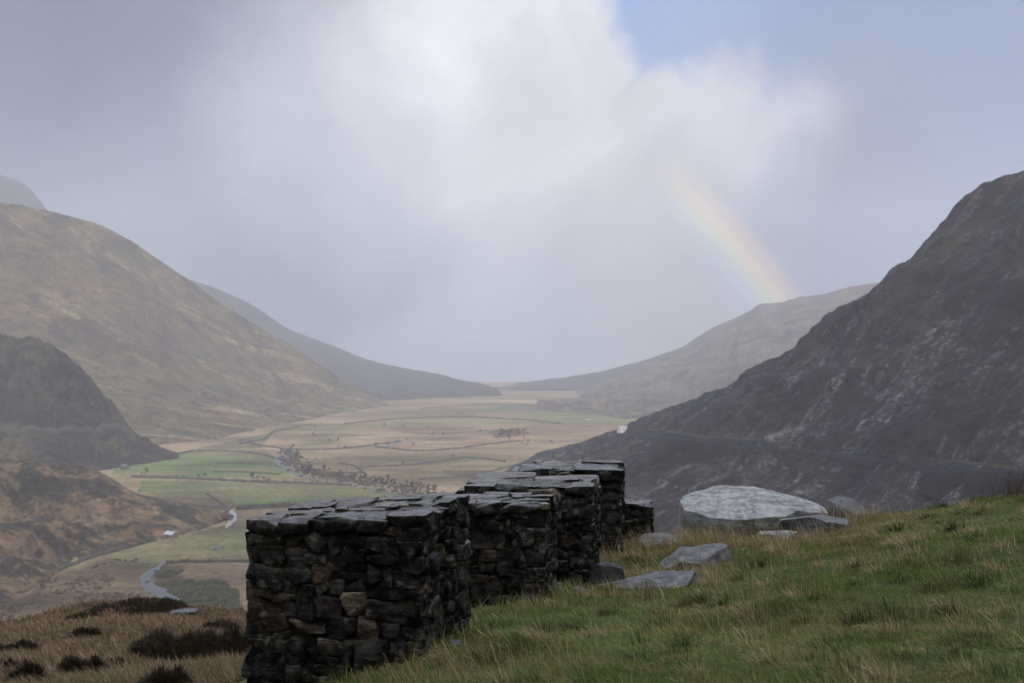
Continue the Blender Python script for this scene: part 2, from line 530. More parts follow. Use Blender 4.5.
# unseen hill added at the viewer's back to keep the near slope in shade
hillShade = hill('hill', [(-700, -520, 60), (-350, -480, 110), (-50, -440, 165), (200, -420, 195), (450, -380, 205), (750, -250, 190), (900, -50, 130)],
             [(-600, -190, -2), (-300, -160, -2), (0, -130, -2), (160, -120, -2), (320, -100, -2), (450, -80, -2), (560, -40, -2)],
             M_DARK, 120, 60, 1.1, 20, 120, seed=61)

TD, TH, TG, TA = bvh(hillD), bvh(hillH), bvh(hillG), bvh(hillA)


# ------------------------------------------------------------------ valley floor
def build_floor():
    na, nr = 900, 520
    az = np.linspace(R(-35), R(35), na)
    rr = 330.0 * (5200.0 / 330.0) ** np.linspace(0, 1, nr)
    Az, Rr = np.meshgrid(az, rr, indexing='ij')
    X = (np.sin(Az) * Rr).ravel()
    Y = (np.cos(Az) * Rr).ravel()
    p = np.stack([X, Y, np.zeros_like(X)], 1)
    z = FLOOR_Z + fbm(p, 160, 4, 0.5, 70) * 0.9
    near = np.clip((1000 - np.hypot(X, Y)) / 300, 0, 1)
    z = z + near * fbm(p, 45, 5, 0.55, 71) * 1.6
    # pixel coordinates only serve to place the fields where they lie on the map
    c, s = math.cos(PITCH), math.sin(PITCH)
    fw = Y * c + FLOOR_Z * s
    up = -Y * s + FLOOR_Z * c
    fw = np.maximum(fw, 1)
    px = 512 + FPX * X / fw
    py = 341.5 - FPX * up / fw
    w1 = fbm(p, 60, 4, 0.6, 72)
    nr_ = np.clip((1000 - np.hypot(X, Y)) / 350, 0, 1)
    pxn = px + (2.0 + 6 * nr_) * w1
    pyn = py + (0.6 + 3.0 * nr_) * fbm(p, 50, 4, 0.6, 73)
    tan = np.array([0.250, 0.190, 0.122])
    tan2 = np.array([0.185, 0.125, 0.088])
    olive = np.array([0.090, 0.085, 0.044])
    green = np.array([0.082, 0.125, 0.046])
    dkgreen = np.array([0.066, 0.104, 0.038])
    brown = np.array([0.075, 0.050, 0.036])
    ps = p * np.array([0.45, 1.0, 1.0])
    f1 = np.clip(0.5 + 1.1 * fbm(ps, 190, 6, 0.6, 74), 0, 1)[:, None]
    f2 = np.clip(0.5 + 1.3 * fbm(ps, 420, 5, 0.55, 75) - 0.12, 0, 1)[:, None]
    col = tan * f1 + tan2 * (1 - f1)
    col = col * (1 - 0.55 * f2) + olive * 0.55 * f2
    fields = [
        ([(112, 464), (150, 456), (196, 452), (276, 461), (292, 476), (150, 479), (112, 474)], green, 0.95),
        ([(140, 481), (300, 484), (352, 486), (400, 494), (360, 506), (235, 506), (212, 502), (170, 496), (140, 492)], dkgreen, 0.95),
        ([(180, 452), (235, 440), (275, 432), (262, 446), (278, 460)], olive, 0.9),
        ([(262, 430), (300, 424), (345, 427), (330, 436), (280, 440)], olive, 0.8),
        ([(300, 440), (350, 433), (330, 445), (300, 452)], dkgreen, 0.45),
        ([(300, 426), (420, 418), (560, 421), (600, 418), (600, 424), (430, 426), (330, 433)], green, 0.40),
        ([(400, 412), (520, 405), (600, 409), (620, 416), (520, 411), (420, 416)], olive, 0.85),
        ([(535, 408), (600, 416), (640, 420), (640, 424), (560, 423), (520, 416)], green * 1.2, 0.55),
        ([(380, 460), (450, 455), (480, 460), (420, 466)], olive, 0.7),
        ([(440, 470), (490, 471), (498, 476), (470, 478), (445, 474)], brown, 0.9),
        ([(380, 430), (465, 427), (500, 431), (420, 435)], brown * 1.3, 0.7),
        ([(485, 430), (520, 428), (526, 436), (495, 438)], brown * 0.6, 0.9),
        ([(130, 495), (230, 498), (238, 508), (215, 513), (150, 503)], brown * 0.9, 0.85),
        ([(236, 508), (262, 505), (262, 530), (225, 528)], brown, 0.6),
        ([(60, 575), (110, 556), (165, 542), (235, 522), (262, 524), (262, 560), (190, 562), (120, 572)], olive, 0.95),
        ([(120, 545), (262, 528), (262, 548), (150, 566), (110, 570)], green * 1.05, 0.50),
        ([(150, 566), (185, 564), (262, 566), (262, 660), (200, 640), (170, 605), (145, 590)], tan2, 0.6),
        ([(152, 566), (186, 565), (178, 576), (196, 582), (222, 578), (240, 592), (246, 625), (215, 622), (190, 606), (168, 592), (152, 584)], np.array([0.030, 0.032, 0.018]), 0.92),
        ([(0, 600), (40, 585), (80, 580), (60, 620), (0, 650)], brown * 0.5, 0.85),
        ([(90, 575), (145, 572), (140, 600), (100, 610)], tan2 * 0.8, 0.7),
    ]
    fields += [
        ([(55, 575), (110, 560), (150, 563), (142, 590), (165, 606), (120, 615), (0, 660), (0, 612)], brown * 1.15, 0.85),
        ([(180, 566), (262, 566), (262, 600), (225, 580), (196, 584)], tan2 * 0.75, 0.7),
    ]
    fields = [f for f in fields if f[0][0] != (0, 600) and f[0][0] != (90, 575)]
    mott = np.clip(0.80 + 1.3 * fbm(ps, 38, 5, 0.6, 78), 0.1, 1.0)
    for poly, c_, k in fields:
        pl = np.asarray(poly, float)
        bb = (pxn > pl[:, 0].min() - 1) & (pxn < pl[:, 0].max() + 1) & (pyn > pl[:, 1].min() - 1) & (pyn < pl[:, 1].max() + 1)
        idx = np.nonzero(bb)[0]
        ins = idx[in_poly(pxn[idx], pyn[idx], poly)]
        var = (1 + 0.16 * fbm(p[ins], 55, 4, 0.6, 76))[:, None]
        kk = (k * mott[ins])[:, None]
        col[ins] = col[ins] * (1 - kk) + c_ * kk * var
    # stands of rushes and gorse as darker ground
    g = np.clip((fbm(ps, 70, 5, 0.62, 77) - 0.16) * 5, 0, 1)[:, None]
    col = col * (1 - 0.5 * g) + np.array([0.050, 0.046, 0.028]) * 0.5 * g
    col = col * (1 - 0.30 * nr_)[:, None]                # darker towards the near end of the valley
    rgba = np.concatenate([np.clip(col, 0, 1), np.ones((len(col), 1))], 1)
    m, t = new_mat('valley_land')
    pc = t.obj()
    base = t.attr('land')
    fn = t.noise(pc, 1 / 7.0, 6.0, 0.68)
    fn2 = t.noise(t.vmath('MULTIPLY', pc, (0.5, 1, 1)), 1 / 55.0, 6.0, 0.6, 0.4)
    cc = t.mix(1.0, base, t.ramp(fn, [(0.3, (0.50, 0.50, 0.50)), (0.7, (1.50, 1.50, 1.48))], 'LINEAR'), 'MULTIPLY')
    cc = t.mix(1.0, cc, t.ramp(fn2, [(0.32, (0.60, 0.59, 0.58)), (0.68, (1.38, 1.40, 1.36))], 'LINEAR'), 'MULTIPLY')
    t.surface(cc, 0.95, t.bump(fn, 0.6, 4.0), 0.1)
    o = mesh('valley_floor', np.stack([X, Y, z], 1), grid_quads(na, nr), mat=m, attrs={'land': rgba})
    return struct(o)


floor = build_floor()
TF = bvh(floor)


def simple(name, col, rough=0.9, noise_scale=None, lo=0.6, hi=1.35, spec=0.2, bump=0.0, bdist=0.05):
    m, t = new_mat(name)
    c = col
    nm = None
    if noise_scale:
        n = t.noise(t.obj(), noise_scale, 6.0, 0.65)
        c = t.mix(1.0, col, t.ramp(n, [(0.3, (lo,) * 3), (0.7, (hi,) * 3)], 'LINEAR'), 'MULTIPLY')
        if bump:
            nm = t.bump(n, bump, bdist)
    t.surface(c, rough, nm, spec)
    return m


M_WATER = simple('river_water', (0.04, 0.05, 0.06), 0.42, 0.15, spec=0.5, bump=0.5, bdist=0.4)
M_FOAM = simple('river_rapids', (0.22, 0.225, 0.235), 0.5, 0.2, 0.4, 1.3, spec=0.5)


def ribbon(name, line, widths, mat, tree, lift=0.25, n=90, wob=0.0, seed=0):
    c = catmull(line, n)
    w = np.interp(np.linspace(0, 1, n), np.linspace(0, 1, len(widths)), widths)
    tg = np.gradient(c, axis=0)
    nr = np.stack([-tg[:, 1], tg[:, 0]], 1)
    nr /= np.linalg.norm(nr, axis=1)[:, None]
    if wob:
        q = np.stack([np.arange(n) * 0.35, np.zeros(n), np.zeros(n)], 1)
        w = w * (1 + wob * vnoise(q, seed))
    rows = []
    for k in range(5):
        a = (k / 4 - 0.5)
        rows.append(np.stack([c[:, 0] + nr[:, 0] * w * a, c[:, 1] + nr[:, 1] * w * a], 1))
    V = np.stack(rows, 1)
    zs = np.empty((n, 5))
    for i in range(n):
        for k in range(5):
            h = down(tree, V[i, k, 0], V[i, k, 1], 400)
            zs[i, k] = h.z if h else FLOOR_Z
    zmax = zs.max(1)
    z = np.maximum(np.convolve(np.pad(zmax, 3, 'edge'), np.ones(7) / 7, 'valid'), zmax) + lift
    verts = np.concatenate([V, np.repeat(z[:, None], 5, 1)[..., None]], 2).reshape(-1, 3)
    return struct(mesh(name, verts, grid_quads(n, 5), mat=mat))


ribbon('river', [FP(166, 561), FP(155, 569), FP(146, 577), FP(149, 586), FP(163, 594), FP(174, 602), FP(184, 612), FP(192, 622), FP(205, 650)], [3, 5, 8, 10, 9, 10, 10, 11, 12], M_WATER, TF, wob=0.35, seed=4)
ribbon('river', [FP(292, 450), FP(279, 455), FP(277, 460), FP(284, 466), FP(292, 472), FP(305, 477), FP(320, 480), FP(340, 484), FP(362, 487), FP(385, 492), FP(410, 497), FP(440, 505)], [4, 7, 10, 11, 8, 6, 5, 5, 5, 5, 6, 6], M_WATER, TF, wob=0.5, seed=5)
ribbon('river', [FP(446, 436), FP(420, 440), FP(398, 443), FP(388, 446), FP(366, 448)], [5, 7, 10, 8, 5], M_WATER, TF, wob=0.5, seed=6)
ribbon('river', [FP(500, 428), FP(480, 433), FP(446, 436)], [4, 6, 5], M_WATER, TF, wob=0.5, seed=7)
ribbon('river_rapids', [FP(227, 508), FP(231, 511), FP(234, 516), FP(231, 522), FP(226, 528)], [2, 5, 6, 4, 2], M_FOAM, TF, wob=0.6, seed=8)

# ------------------------------------------------------------------ near ground
GP = []


def gp(px, py, d):
    v = P(px, py, d)
    GP.append((v.x, v.y, v.z))


for a in [(430, 650, 5.6), (330, 690, 5.5), (247, 703, 5.7), (537, 598, 7.7), (591, 585, 8.9), (620, 550, 10.9), (655, 547, 12.8),
          (690, 546, 12.6), (760, 538, 12.2), (830, 524, 12.5), (850, 517, 12.8), (900, 515, 12.8), (960, 507, 12.4), (1024, 497, 12.0), (1150, 487, 11.5),
          (512, 690, 4.9), (700, 690, 4.5), (860, 690, 4.3), (1024, 690, 4.15), (1024, 600, 6.4), (1100, 620, 5.6), (800, 600, 6.9), (700, 600, 7.4), (640, 620, 6.9), (600, 640, 6.1), (900, 552, 8.9), (1024, 541, 8.6),
          (720, 570, 9.3), (780, 555, 10.0), (850, 545, 10.2),
          (240, 683, 8.6), (150, 683, 10.5), (0, 683, 12.5), (-150, 690, 12), (110, 655, 16), (0, 655, 18.5), (225, 650, 18), (242, 635, 22),
          (190, 618, 27), (150, 606, 29), (115, 604, 29), (85, 609, 29), (55, 621, 28), (20, 629, 27), (-60, 640, 25), (-200, 650, 22)]:
    gp(*a)
GP += [(0, 0, -1.65), (0, -5, -1.35), (-4, 0, -2.35), (4, 0, -1.25), (4, 3, -1.32), (-3, 3, -2.1), (-7, 4, -3.3), (9, 4, -1.0), (-9, -4, -3.2), (9, -6, -0.8), (0, -14, -1.2), (14, 8, -1.15),
       (-2.2, 9.5, -2.95), (-2.6, 14, -4.4), (-0.5, 14.5, -3.6), (-1, 20, -6.2), (3, 19, -4.6), (8, 19, -3.7), (14, 18, -3.2), (-3.0, 26, -8.0), (22, 10, -1.8), (-22, 8, -6.5), (-20, -10, -4), (22, -12, -1.5), (0, -30, -1.5)]
GP = np.array(GP)


def rbf_fit(pts, lam=0.02):
    n = len(pts)
    d = np.linalg.norm(pts[:, None, :2] - pts[None, :, :2], axis=2)
    K = np.where(d > 0, d * d * np.log(d + 1e-12), 0) + lam * np.eye(n)
    Q = np.concatenate([np.ones((n, 1)), pts[:, :2]], 1)
    A = np.block([[K, Q], [Q.T, np.zeros((3, 3))]])
    return np.linalg.solve(A, np.concatenate([pts[:, 2], np.zeros(3)]))


RB = rbf_fit(GP)


def rbf(x, y):
    out = np.empty(len(x))
    for i in range(0, len(x), 20000):
        xs, ys = x[i:i + 20000], y[i:i + 20000]
        d = np.hypot(xs[:, None] - GP[None, :, 0], ys[:, None] - GP[None, :, 1])
        out[i:i + 20000] = np.where(d > 0, d * d * np.log(d + 1e-12), 0) @ RB[:-3] + RB[-3] + RB[-2] * xs + RB[-1] * ys
    return out


def edge_radius(az):
    """distance of the brow, by azimuth in degrees (0 = ahead, right positive)"""
    return np.interp(az, [-180, -130, -100, -60, -35, -24, -15, -10, 3, 12, 25, 40, 90, 120, 180], [900, 900, 30, 28, 31, 32, 30, 19, 14.5, 13.9, 14.5, 16, 40, 900, 900])


def near_z(x, y):
    r = np.hypot(x, y)
    az = np.degrees(np.arctan2(x, y))
    er = edge_radius(az)
    lim = np.minimum(er, 34.0)
    k = np.minimum(1.0, lim / np.maximum(r, 1e-6))
    z = rbf(x * k, y * k)
    over = np.maximum(r - np.minimum(er, 900), 0)
    z = z - 0.78 * (over - 2.0 * (1 - np.exp(-over / 2.0)))
    p = np.stack([x, y, np.zeros_like(x)], 1)
    amp = np.clip(r / 14.0, 0.45, 2.2)
    z = z + 0.055 * amp * fbm(p, 1.3, 4, 0.5, 81) + 0.018 * fbm(p, 0.28, 3, 0.5, 82)
    return z


def build_ground():
    na, nr = 840, 330
    a = np.linspace(-1, 1, na)
    az = R(180) * (0.26 * a + 0.74 * a ** 3)
    rr = np.concatenate([[0.02], 0.5 * (700 / 0.5) ** np.linspace(0, 1, nr - 1)])
    Az, Rr = np.meshgrid(az, rr, indexing='ij')
    X = (np.sin(Az) * Rr).ravel()
    Y = (np.cos(Az) * Rr).ravel()
    Z = np.maximum(near_z(X, Y), FLOOR_Z - 12)
    m, t = new_mat('turf')
    p = t.obj()
    n = t.noise(p, 1.6, 6.0, 0.65)
    n2 = t.noise(p, 14.0, 5.0, 0.7)
    c = t.ramp(n, [(0.30, (0.036, 0.042, 0.016)), (0.5, (0.060, 0.066, 0.024)), (0.70, (0.095, 0.082, 0.036))], 'LINEAR')
    sx = t.add('ShaderNodeSeparateXYZ', {0: p})
    left = t.smooth(sx.outputs[0], -2.2, -5.0)
    c = t.mix(left, c, t.ramp(n, [(0.35, (0.040, 0.026, 0.016)), (0.5, (0.105, 0.066, 0.034)), (0.68, (0.13, 0.085, 0.045))], 'LINEAR'))
    c = t.mix(1.0, c, t.ramp(n2, [(0.3, (0.6,) * 3), (0.7, (1.35,) * 3)], 'LINEAR'), 'MULTIPLY')
    t.surface(c, 0.95, t.bump(n2, 0.8, 0.05), 0.15)
    return struct(mesh('ground', np.stack([X, Y, Z], 1), grid_quads(na, nr), mat=m))


ground = build_ground()
TN = bvh(ground)


def near_hit(px, py):
    return hit(TN, px, py)


# ------------------------------------------------------------------ drystone pillars
def cube_sphere(n):
    """unit cube surface grid, welded"""
    vs, idx, qs = [], {}, []

    def vid(p):
        k = tuple(np.round(p, 5))
        if k not in idx:
            idx[k] = len(vs)
            vs.append(p)
        return idx[k]
    g = np.linspace(-1, 1, n + 1)
    for ax in range(3):
        for s in (-1, 1):
            u, v = (ax + 1) % 3, (ax + 2) % 3
            ids = np.empty((n + 1, n + 1), int)
            for i in range(n + 1):
                for j in range(n + 1):
                    p = np.zeros(3)
                    p[ax] = s
                    p[u] = g[i]
                    p[v] = g[j]
                    ids[i, j] = vid(p)
            for i in range(n):
                for j in range(n):
                    q = [ids[i, j], ids[i + 1, j], ids[i + 1, j + 1], ids[i, j + 1]]
                    qs.append(q if s > 0 else q[::-1])
    return np.array(vs), np.array(qs)


CS6 = cube_sphere(7)
CS24 = cube_sphere(30)
CS9 = cube_sphere(10)
CS12 = cube_sphere(12)


def stones_mesh(list_of, rng, tmpl=None, rough=0.012, wob=0.16, rnd=(0.20, 0.42), special=None):
    tmpl = tmpl or CS6
    return stones_mesh_(list_of, rng, tmpl, rough, wob, rnd, special)


def stones_mesh_(list_of, rng, tmpl, rough, wob, rnd, special):
    """list_of: (centre, axes 3x3 rows, half sizes). -> verts, quads, tint"""
    tv, tq = tmpl
    V, Q, T = [], [], []
    base = 0
    for c, ax, h in list_of:
        r = rng.uniform(*rnd)
        p = tv.copy()
        # round the box
        q = np.abs(p)
        ln = np.linalg.norm(p, axis=1)[:, None]
        pn = p / ln
        p = p * (1 - r) + pn * r * 1.18
        # warp the eight corners
        cj = rng.normal(0, wob, (2, 2, 2, 3))
        w = (p + 1.2) / 2.4
        d = 0
        for i in (0, 1):
            for j in (0, 1):
                for k in (0, 1):
                    wt = (w[:, 0] if i else 1 - w[:, 0]) * (w[:, 1] if j else 1 - w[:, 1]) * (w[:, 2] if k else 1 - w[:, 2])
                    d = d + wt[:, None] * cj[i, j, k]
        p = p + d
        # cleave with a few planes
        for _ in range(7):
            n = rng.normal(0, 1, 3)
            n /= np.linalg.norm(n)
            lim = rng.uniform(0.86, 1.12)
            e = p @ n - lim
            p = p - np.maximum(e, 0)[:, None] * n
        p = p * h
        x = p @ ax + c
        nn = pn @ ax
        x = x + nn * (fbm(x + rng.uniform(0, 50), 0.085, 4, 0.6, 5)[:, None] * rough)
        V.append(x)
        Q.append(tq + base)
        base += len(tv)
        tint = np.array([rng.random() * 0.985, rng.random(), rng.random(), 1.0])
        if special is not None and np.linalg.norm(c - special) < 1e-9:
            tint = np.array([1.0, 0.9, 0.5, 1.0])
        T.append(np.repeat(tint[None], len(tv), 0))
    return np.concatenate(V), np.concatenate(Q), np.concatenate(T)


def rock_material(name, dark=1.0, top_wet=True, pale=False):
    m, t = new_mat(name)
    p = t.obj()
    tint = t.attr('tint')
    s = t.add('ShaderNodeSeparateColor', {0: tint})
    a, b = s.outputs[0], s.outputs[1]
    c = t.ramp(a, [(0.0, (0.009, 0.009, 0.010)), (0.35, (0.018, 0.018, 0.018)), (0.60, (0.027, 0.0245, 0.022)), (0.80, (0.024, 0.024, 0.026)), (0.94, (0.042, 0.035, 0.027)), (0.985, (0.065, 0.052, 0.040)), (1.0, (0.15, 0.125, 0.10))], 'LINEAR')
    pv = t.vmath('ADD', p, t.vmath('SCALE', tint, scale=7.0))
    n1 = t.noise(pv, 9.0, 8.0, 0.68, 0.6)
    n2 = t.noise(pv, 42.0, 6.0, 0.7)
    strata = t.noise(t.vmath('MULTIPLY', pv, (5.0, 5.0, 34.0)), 1.0, 6.0, 0.65, 0.7)
    c = t.mix(1.0, c, t.ramp(n1, [(0.30, (0.35, 0.36, 0.38)), (0.50, (0.80, 0.80, 0.80)), (0.70, (2.6, 2.5, 2.35))], 'LINEAR'), 'MULTIPLY')
    c = t.mix(0.75, c, t.ramp(strata, [(0.35, (0.40, 0.40, 0.41)), (0.68, (1.9, 1.85, 1.8))], 'LINEAR'), 'MULTIPLY')
    c = t.mix(0.6, c, t.ramp(n2, [(0.32, (0.45,) * 3), (0.7, (1.7,) * 3)], 'LINEAR'), 'MULTIPLY')
    # crusts of pale lichen, more on some stones
    l1 = t.voronoi(t.vmath('ADD', pv, t.vmath('SCALE', t.noise(pv, 20.0, 4.0, 0.6, col=True), scale=0.05)), 11.0)
    ln = t.noise(pv, 5.5, 6.0, 0.65)
    lw = t.math('MULTIPLY', t.smooth(l1, 0.40, 0.24), t.smooth(t.math('ADD', ln, t.math('MULTIPLY', b, 0.16)), 0.55, 0.66))
    lw = t.math('MULTIPLY', lw, t.smooth(n2, 0.38, 0.56))
    c = t.mix(t.math('MULTIPLY', lw, 0.75), c, (0.155, 0.160, 0.142))
    # damp moss
    geo = t.add('ShaderNodeNewGeometry')
    nz = t.add('ShaderNodeSeparateXYZ', {0: geo.outputs['Normal']}).outputs[2]
    mo = t.math('MULTIPLY', t.smooth(nz, 0.15, 0.7), t.smooth(t.noise(p, 4.0, 6.0, 0.6), 0.52, 0.63))
    c = t.mix(t.math('MULTIPLY', mo, 0.55), c, (0.050, 0.048, 0.018))
    rg = t.ramp(n1, [(0.3, (0.26,) * 3), (0.7, (0.62,) * 3)], 'LINEAR')
    if top_wet:
        wet = t.math('MULTIPLY', t.smooth(nz, 0.80, 0.96), t.smooth(t.noise(p, 7.0, 5.0, 0.6), 0.38, 0.56))
        rg = t.mix(wet, rg, (0.10, 0.10, 0.10))
    h = t.math('ADD', t.math('MULTIPLY', n1, 0.7), t.math('ADD', t.math('MULTIPLY', strata, 0.55), t.math('MULTIPLY', n2, 0.35)))
    nm = t.bump(h, t.math('MULTIPLY_ADD', t.smooth(nz, 0.75, 0.95), -0.45, 1.0), 0.06)
    t.surface(c, rg, nm, t.math('MULTIPLY_ADD', t.smooth(nz, 0.7, 0.95), 0.45, t.math('MULTIPLY', t.smooth(n1, 0.45, 0.62), 0.20)))
    return m


M_STONE = rock_material('drystone')
M_SLAB = rock_material('slate_slab')
M_CORE = simple('wall_core', (0.012, 0.011, 0.010), 0.95, 20.0)


def courses(width, height, rng):
    """random rubble filling of a rectangle: uneven bands, each broken into unequal stones (u0,u1,v0,v1)"""
    out = []

    def cut(u0, u1, v0, v1, lev):
        w, h = u1 - u0, v1 - v0
        big = rng.uniform(0.11, 0.28)
        if (w < big and h < 0.155) or (w < 0.11 and h < 0.2) or lev > 6:
            out.append((u0, u1, v0, v1))
            return
        if h > 0.075 and (h > w * rng.uniform(0.45, 0.95)):
            k = v0 + h * rng.uniform(0.3, 0.7)
            if rng.random() < 0.5 or w < 0.2:
                cut(u0, u1, v0, k, lev + 1)
                cut(u0, u1, k, v1, lev + 1)
            else:
                m = u0 + w * rng.uniform(0.35, 0.65)
                cut(u0, m, v0, v1, lev + 1)
                cut(m, u1, v0, v1, lev + 1)
        elif w > 0.12:
            m = u0 + w * rng.uniform(0.3, 0.7)
            cut(u0, m, v0, v1, lev + 1)
            cut(m, u1, v0, v1, lev + 1)
        else:
            out.append((u0, u1, v0, v1))
    v = 0.0
    while v < height - 0.02:
        hh = rng.uniform(0.07, 0.22)
        if v + hh > height - 0.07:
            hh = height - v
        cut(0.0, width, v, v + hh, 0)
        v += hh
    return out


def pillar(corners, base_z, seed, label, cap_thick=0.055, slab_cols=3, slab_rows=2, overhang=0.03, lip=None, quartz=None):
    rng = np.random.default_rng(seed)
    C = np.array([tuple(c) for c in corners])            # FL, FR, BR, BL top corners
    ctr = C[:, :2].mean(0)
    x_axis = C[1, :2] - C[0, :2]
    rz = math.atan2(x_axis[1], x_axis[0])
    root = empty('drystone_pillar', (ctr[0], ctr[1], base_z), rz)
    tag(root, label, 'stone pillar', 'row of drystone pillars on the slope')
    Ri = np.array([[math.cos(-rz), -math.sin(-rz)], [math.sin(-rz), math.cos(-rz)]])
    Lc = np.concatenate([(C[:, :2] - ctr) @ Ri.T, (C[:, 2] - base_z)[:, None]], 1)
    bury = 0.35
    items = []
    for e in range(4):
        a, b = Lc[e], Lc[(e + 1) % 4]
        w = np.linalg.norm(b[:2] - a[:2])
        u = np.append((b[:2] - a[:2]) / w, 0)
        n = np.array([u[1], -u[0], 0])
        H = min(a[2], b[2]) - cap_thick + bury
        top_tilt = (b[2] - a[2]) / w
        for (u0, u1, v0, v1) in courses(w, H, rng):
            cu, cv = (u0 + u1) / 2, (v0 + v1) / 2
            frac = cv / H
            dep = rng.uniform(0.10, 0.14)
            # quoins reach round the corner
            prot = rng.normal(-0.010, 0.011) + 0.022 * (1 - frac)
            cz = -bury + cv + (a[2] - min(a[2], b[2]) + top_tilt * cu) * frac
            pos = np.array([a[0], a[1], 0]) + u * cu + n * (prot - dep) + np.array([0, 0, cz])
            tilt = rng.normal(0, 0.045)
            uu = u * math.cos(tilt) + np.array([0, 0, math.sin(tilt)])
            vv = np.cross(uu, n) * -1
            vv = np.array([0, 0, 1]) * math.cos(tilt) - u * math.sin(tilt)
            ax = np.stack([uu, -n, vv])
            items.append((pos, ax, np.array([(u1 - u0) / 2 + 0.010, dep, (v1 - v0) / 2 + 0.008])))
    special = None
    if quartz is not None:                              # one pale quartz-veined stone in the near face
        lp = np.append(Ri @ (np.array(quartz[:2]) - ctr), quartz[2] - base_z)
        special = min((it[0] for it in items), key=lambda q_: np.linalg.norm(q_ - lp))
    V, Q, T = stones_mesh(items, rng, CS9, special=special, rough=0.009, wob=0.12, rnd=(0.05, 0.20))
    mesh('stonework', V, Q, mat=M_STONE, parent=root, attrs={'tint': T})
    # dark rubble core
    inner = Lc.copy()
    cv = inner[:, :2]
    inner[:, :2] = cv * (1 - 0.075 / np.linalg.norm(cv, axis=1))[:, None]
    top = inner.copy()
    top[:, 2] -= 0.05
    bot = inner.copy()
    bot[:, 2] = -bury
    mesh('core', np.concatenate([bot, top]), [[0, 1, 5, 4], [1, 2, 6, 5], [2, 3, 7, 6], [3, 0, 4, 7], [4, 5, 6, 7], [3, 2, 1, 0]], mat=M_CORE, smooth=False, parent=root)
    # rough bed of small stuff between the capping slabs
    gu, gv = np.meshgrid(np.linspace(0, 1, 60), np.linspace(0, 1, 60), indexing='ij')
    gu, gv = gu.ravel()[:, None], gv.ravel()[:, None]
    bp = (inner[0] * (1 - gu) + inner[1] * gu) * (1 - gv) + (inner[3] * (1 - gu) + inner[2] * gu) * gv
    bp[:, 2] += -0.016 + 0.013 * fbm(bp + seed, 0.09, 4, 0.6, 7, True) + 0.004 * fbm(bp + seed, 0.03, 3, 0.6, 9)
    bt = np.clip(0.5 + 0.5 * fbm(bp + seed, 0.12, 3, 0.6, 4), 0, 1)
    mesh('bedding', bp, grid_quads(60, 60), mat=M_SLAB, parent=root, attrs={'tint': np.stack([bt, bt, bt, np.ones_like(bt)], 1)})
    # flat capping slabs
    slabs = []
    def S(u, v):
        return (Lc[0] * (1 - u) + Lc[1] * u) * (1 - v) + (Lc[3] * (1 - u) + Lc[2] * u) * v
    vs = np.linspace(0, 1, slab_rows + 1)
    vs[1:-1] += rng.normal(0, 0.06, slab_rows - 1)
    for r in range(slab_rows):
        nc = slab_cols + rng.integers(-1, 2) if slab_cols > 1 else 1
        us = np.linspace(0, 1, max(nc, 1) + 1)
        us[1:-1] += rng.normal(0, 0.07, max(nc, 1) - 1)
        for k in range(max(nc, 1)):
            p00, p11 = S(us[k], vs[r]), S(us[k + 1], vs[r + 1])
            pc = S((us[k] + us[k + 1]) / 2, (vs[r] + vs[r + 1]) / 2)
            hx = np.linalg.norm(S(us[k + 1], vs[r])[:2] - S(us[k], vs[r])[:2]) / 2
            hy = np.linalg.norm(S(us[k], vs[r + 1])[:2] - S(us[k], vs[r])[:2]) / 2
            th = cap_thick * rng.uniform(0.75, 1.3)
            ex = overhang * rng.uniform(-0.5, 1.0)
            up = S(us[k + 1], vs[r]) - S(us[k], vs[r])
            up /= np.linalg.norm(up)
            fw = S(us[k], vs[r + 1]) - S(us[k], vs[r])
            fw /= np.linalg.norm(fw)
            nz = np.cross(up, fw)
            fw = np.cross(nz, up)
            pc = pc + np.array([0, 0, -th * 0.60 + (cap_thick - th) * -0.6 + rng.normal(0, 0.0015)])
            slabs.append((pc, np.stack([up, fw, nz]), np.array([hx + 0.014 + ex * 0.25, hy + 0.014 + ex * 0.25, th * 0.62])))
    if lip:                                             # a longer slab that juts out on one side
        for (u, v, hx, hy, dz, th) in lip:
            pc = S(u, v) + np.array([0, 0, dz])
            up = (Lc[1] - Lc[0]) / np.linalg.norm(Lc[1] - Lc[0])
            slabs.append((pc, np.stack([up, np.cross([0, 0, 1], up), np.array([0, 0, 1.0])]), np.array([hx, hy, th])))
    V, Q, T = stones_mesh(slabs, rng, CS12, rough=0.010, wob=0.05, rnd=(0.06, 0.16))
    mesh('capping', V, Q, mat=M_SLAB, parent=root, attrs={'tint': T})
    return root


PILLARS = [
    ([P(247, 521, 5.62), P(422, 518, 5.5), P(470, 494, 6.4), P(314, 500, 6.55)], -1.95),
    ([P(405, 505, 7.6), P(546, 502, 7.6), P(556, 493, 8.3), P(434, 494, 8.35)], -2.1),
    ([P(464, 486, 8.9), P(593, 487, 8.8), P(599, 474, 9.75), P(480, 474, 9.85)], -2.25),
    ([P(517, 469, 10.9), P(621, 472, 10.8), P(623, 461, 11.8), P(540, 458.5, 11.95)], -2.35),
    ([P(586, 504, 12.6), P(650, 504, 12.6), P(651, 499, 13.2), P(596, 499, 13.2)], -2.75),
]
pillar(PILLARS[0][0], PILLARS[0][1], 5, 'largest drystone pillar at the near end of the row, its wide wet top slabs shining', 0.065, 6, 5, quartz=tuple(P(350, 598, 5.6)))
pillar(PILLARS[1][0], PILLARS[1][1], 6, 'second dark drystone pillar, partly behind the largest one, with a low flat top', 0.07, 5, 4)
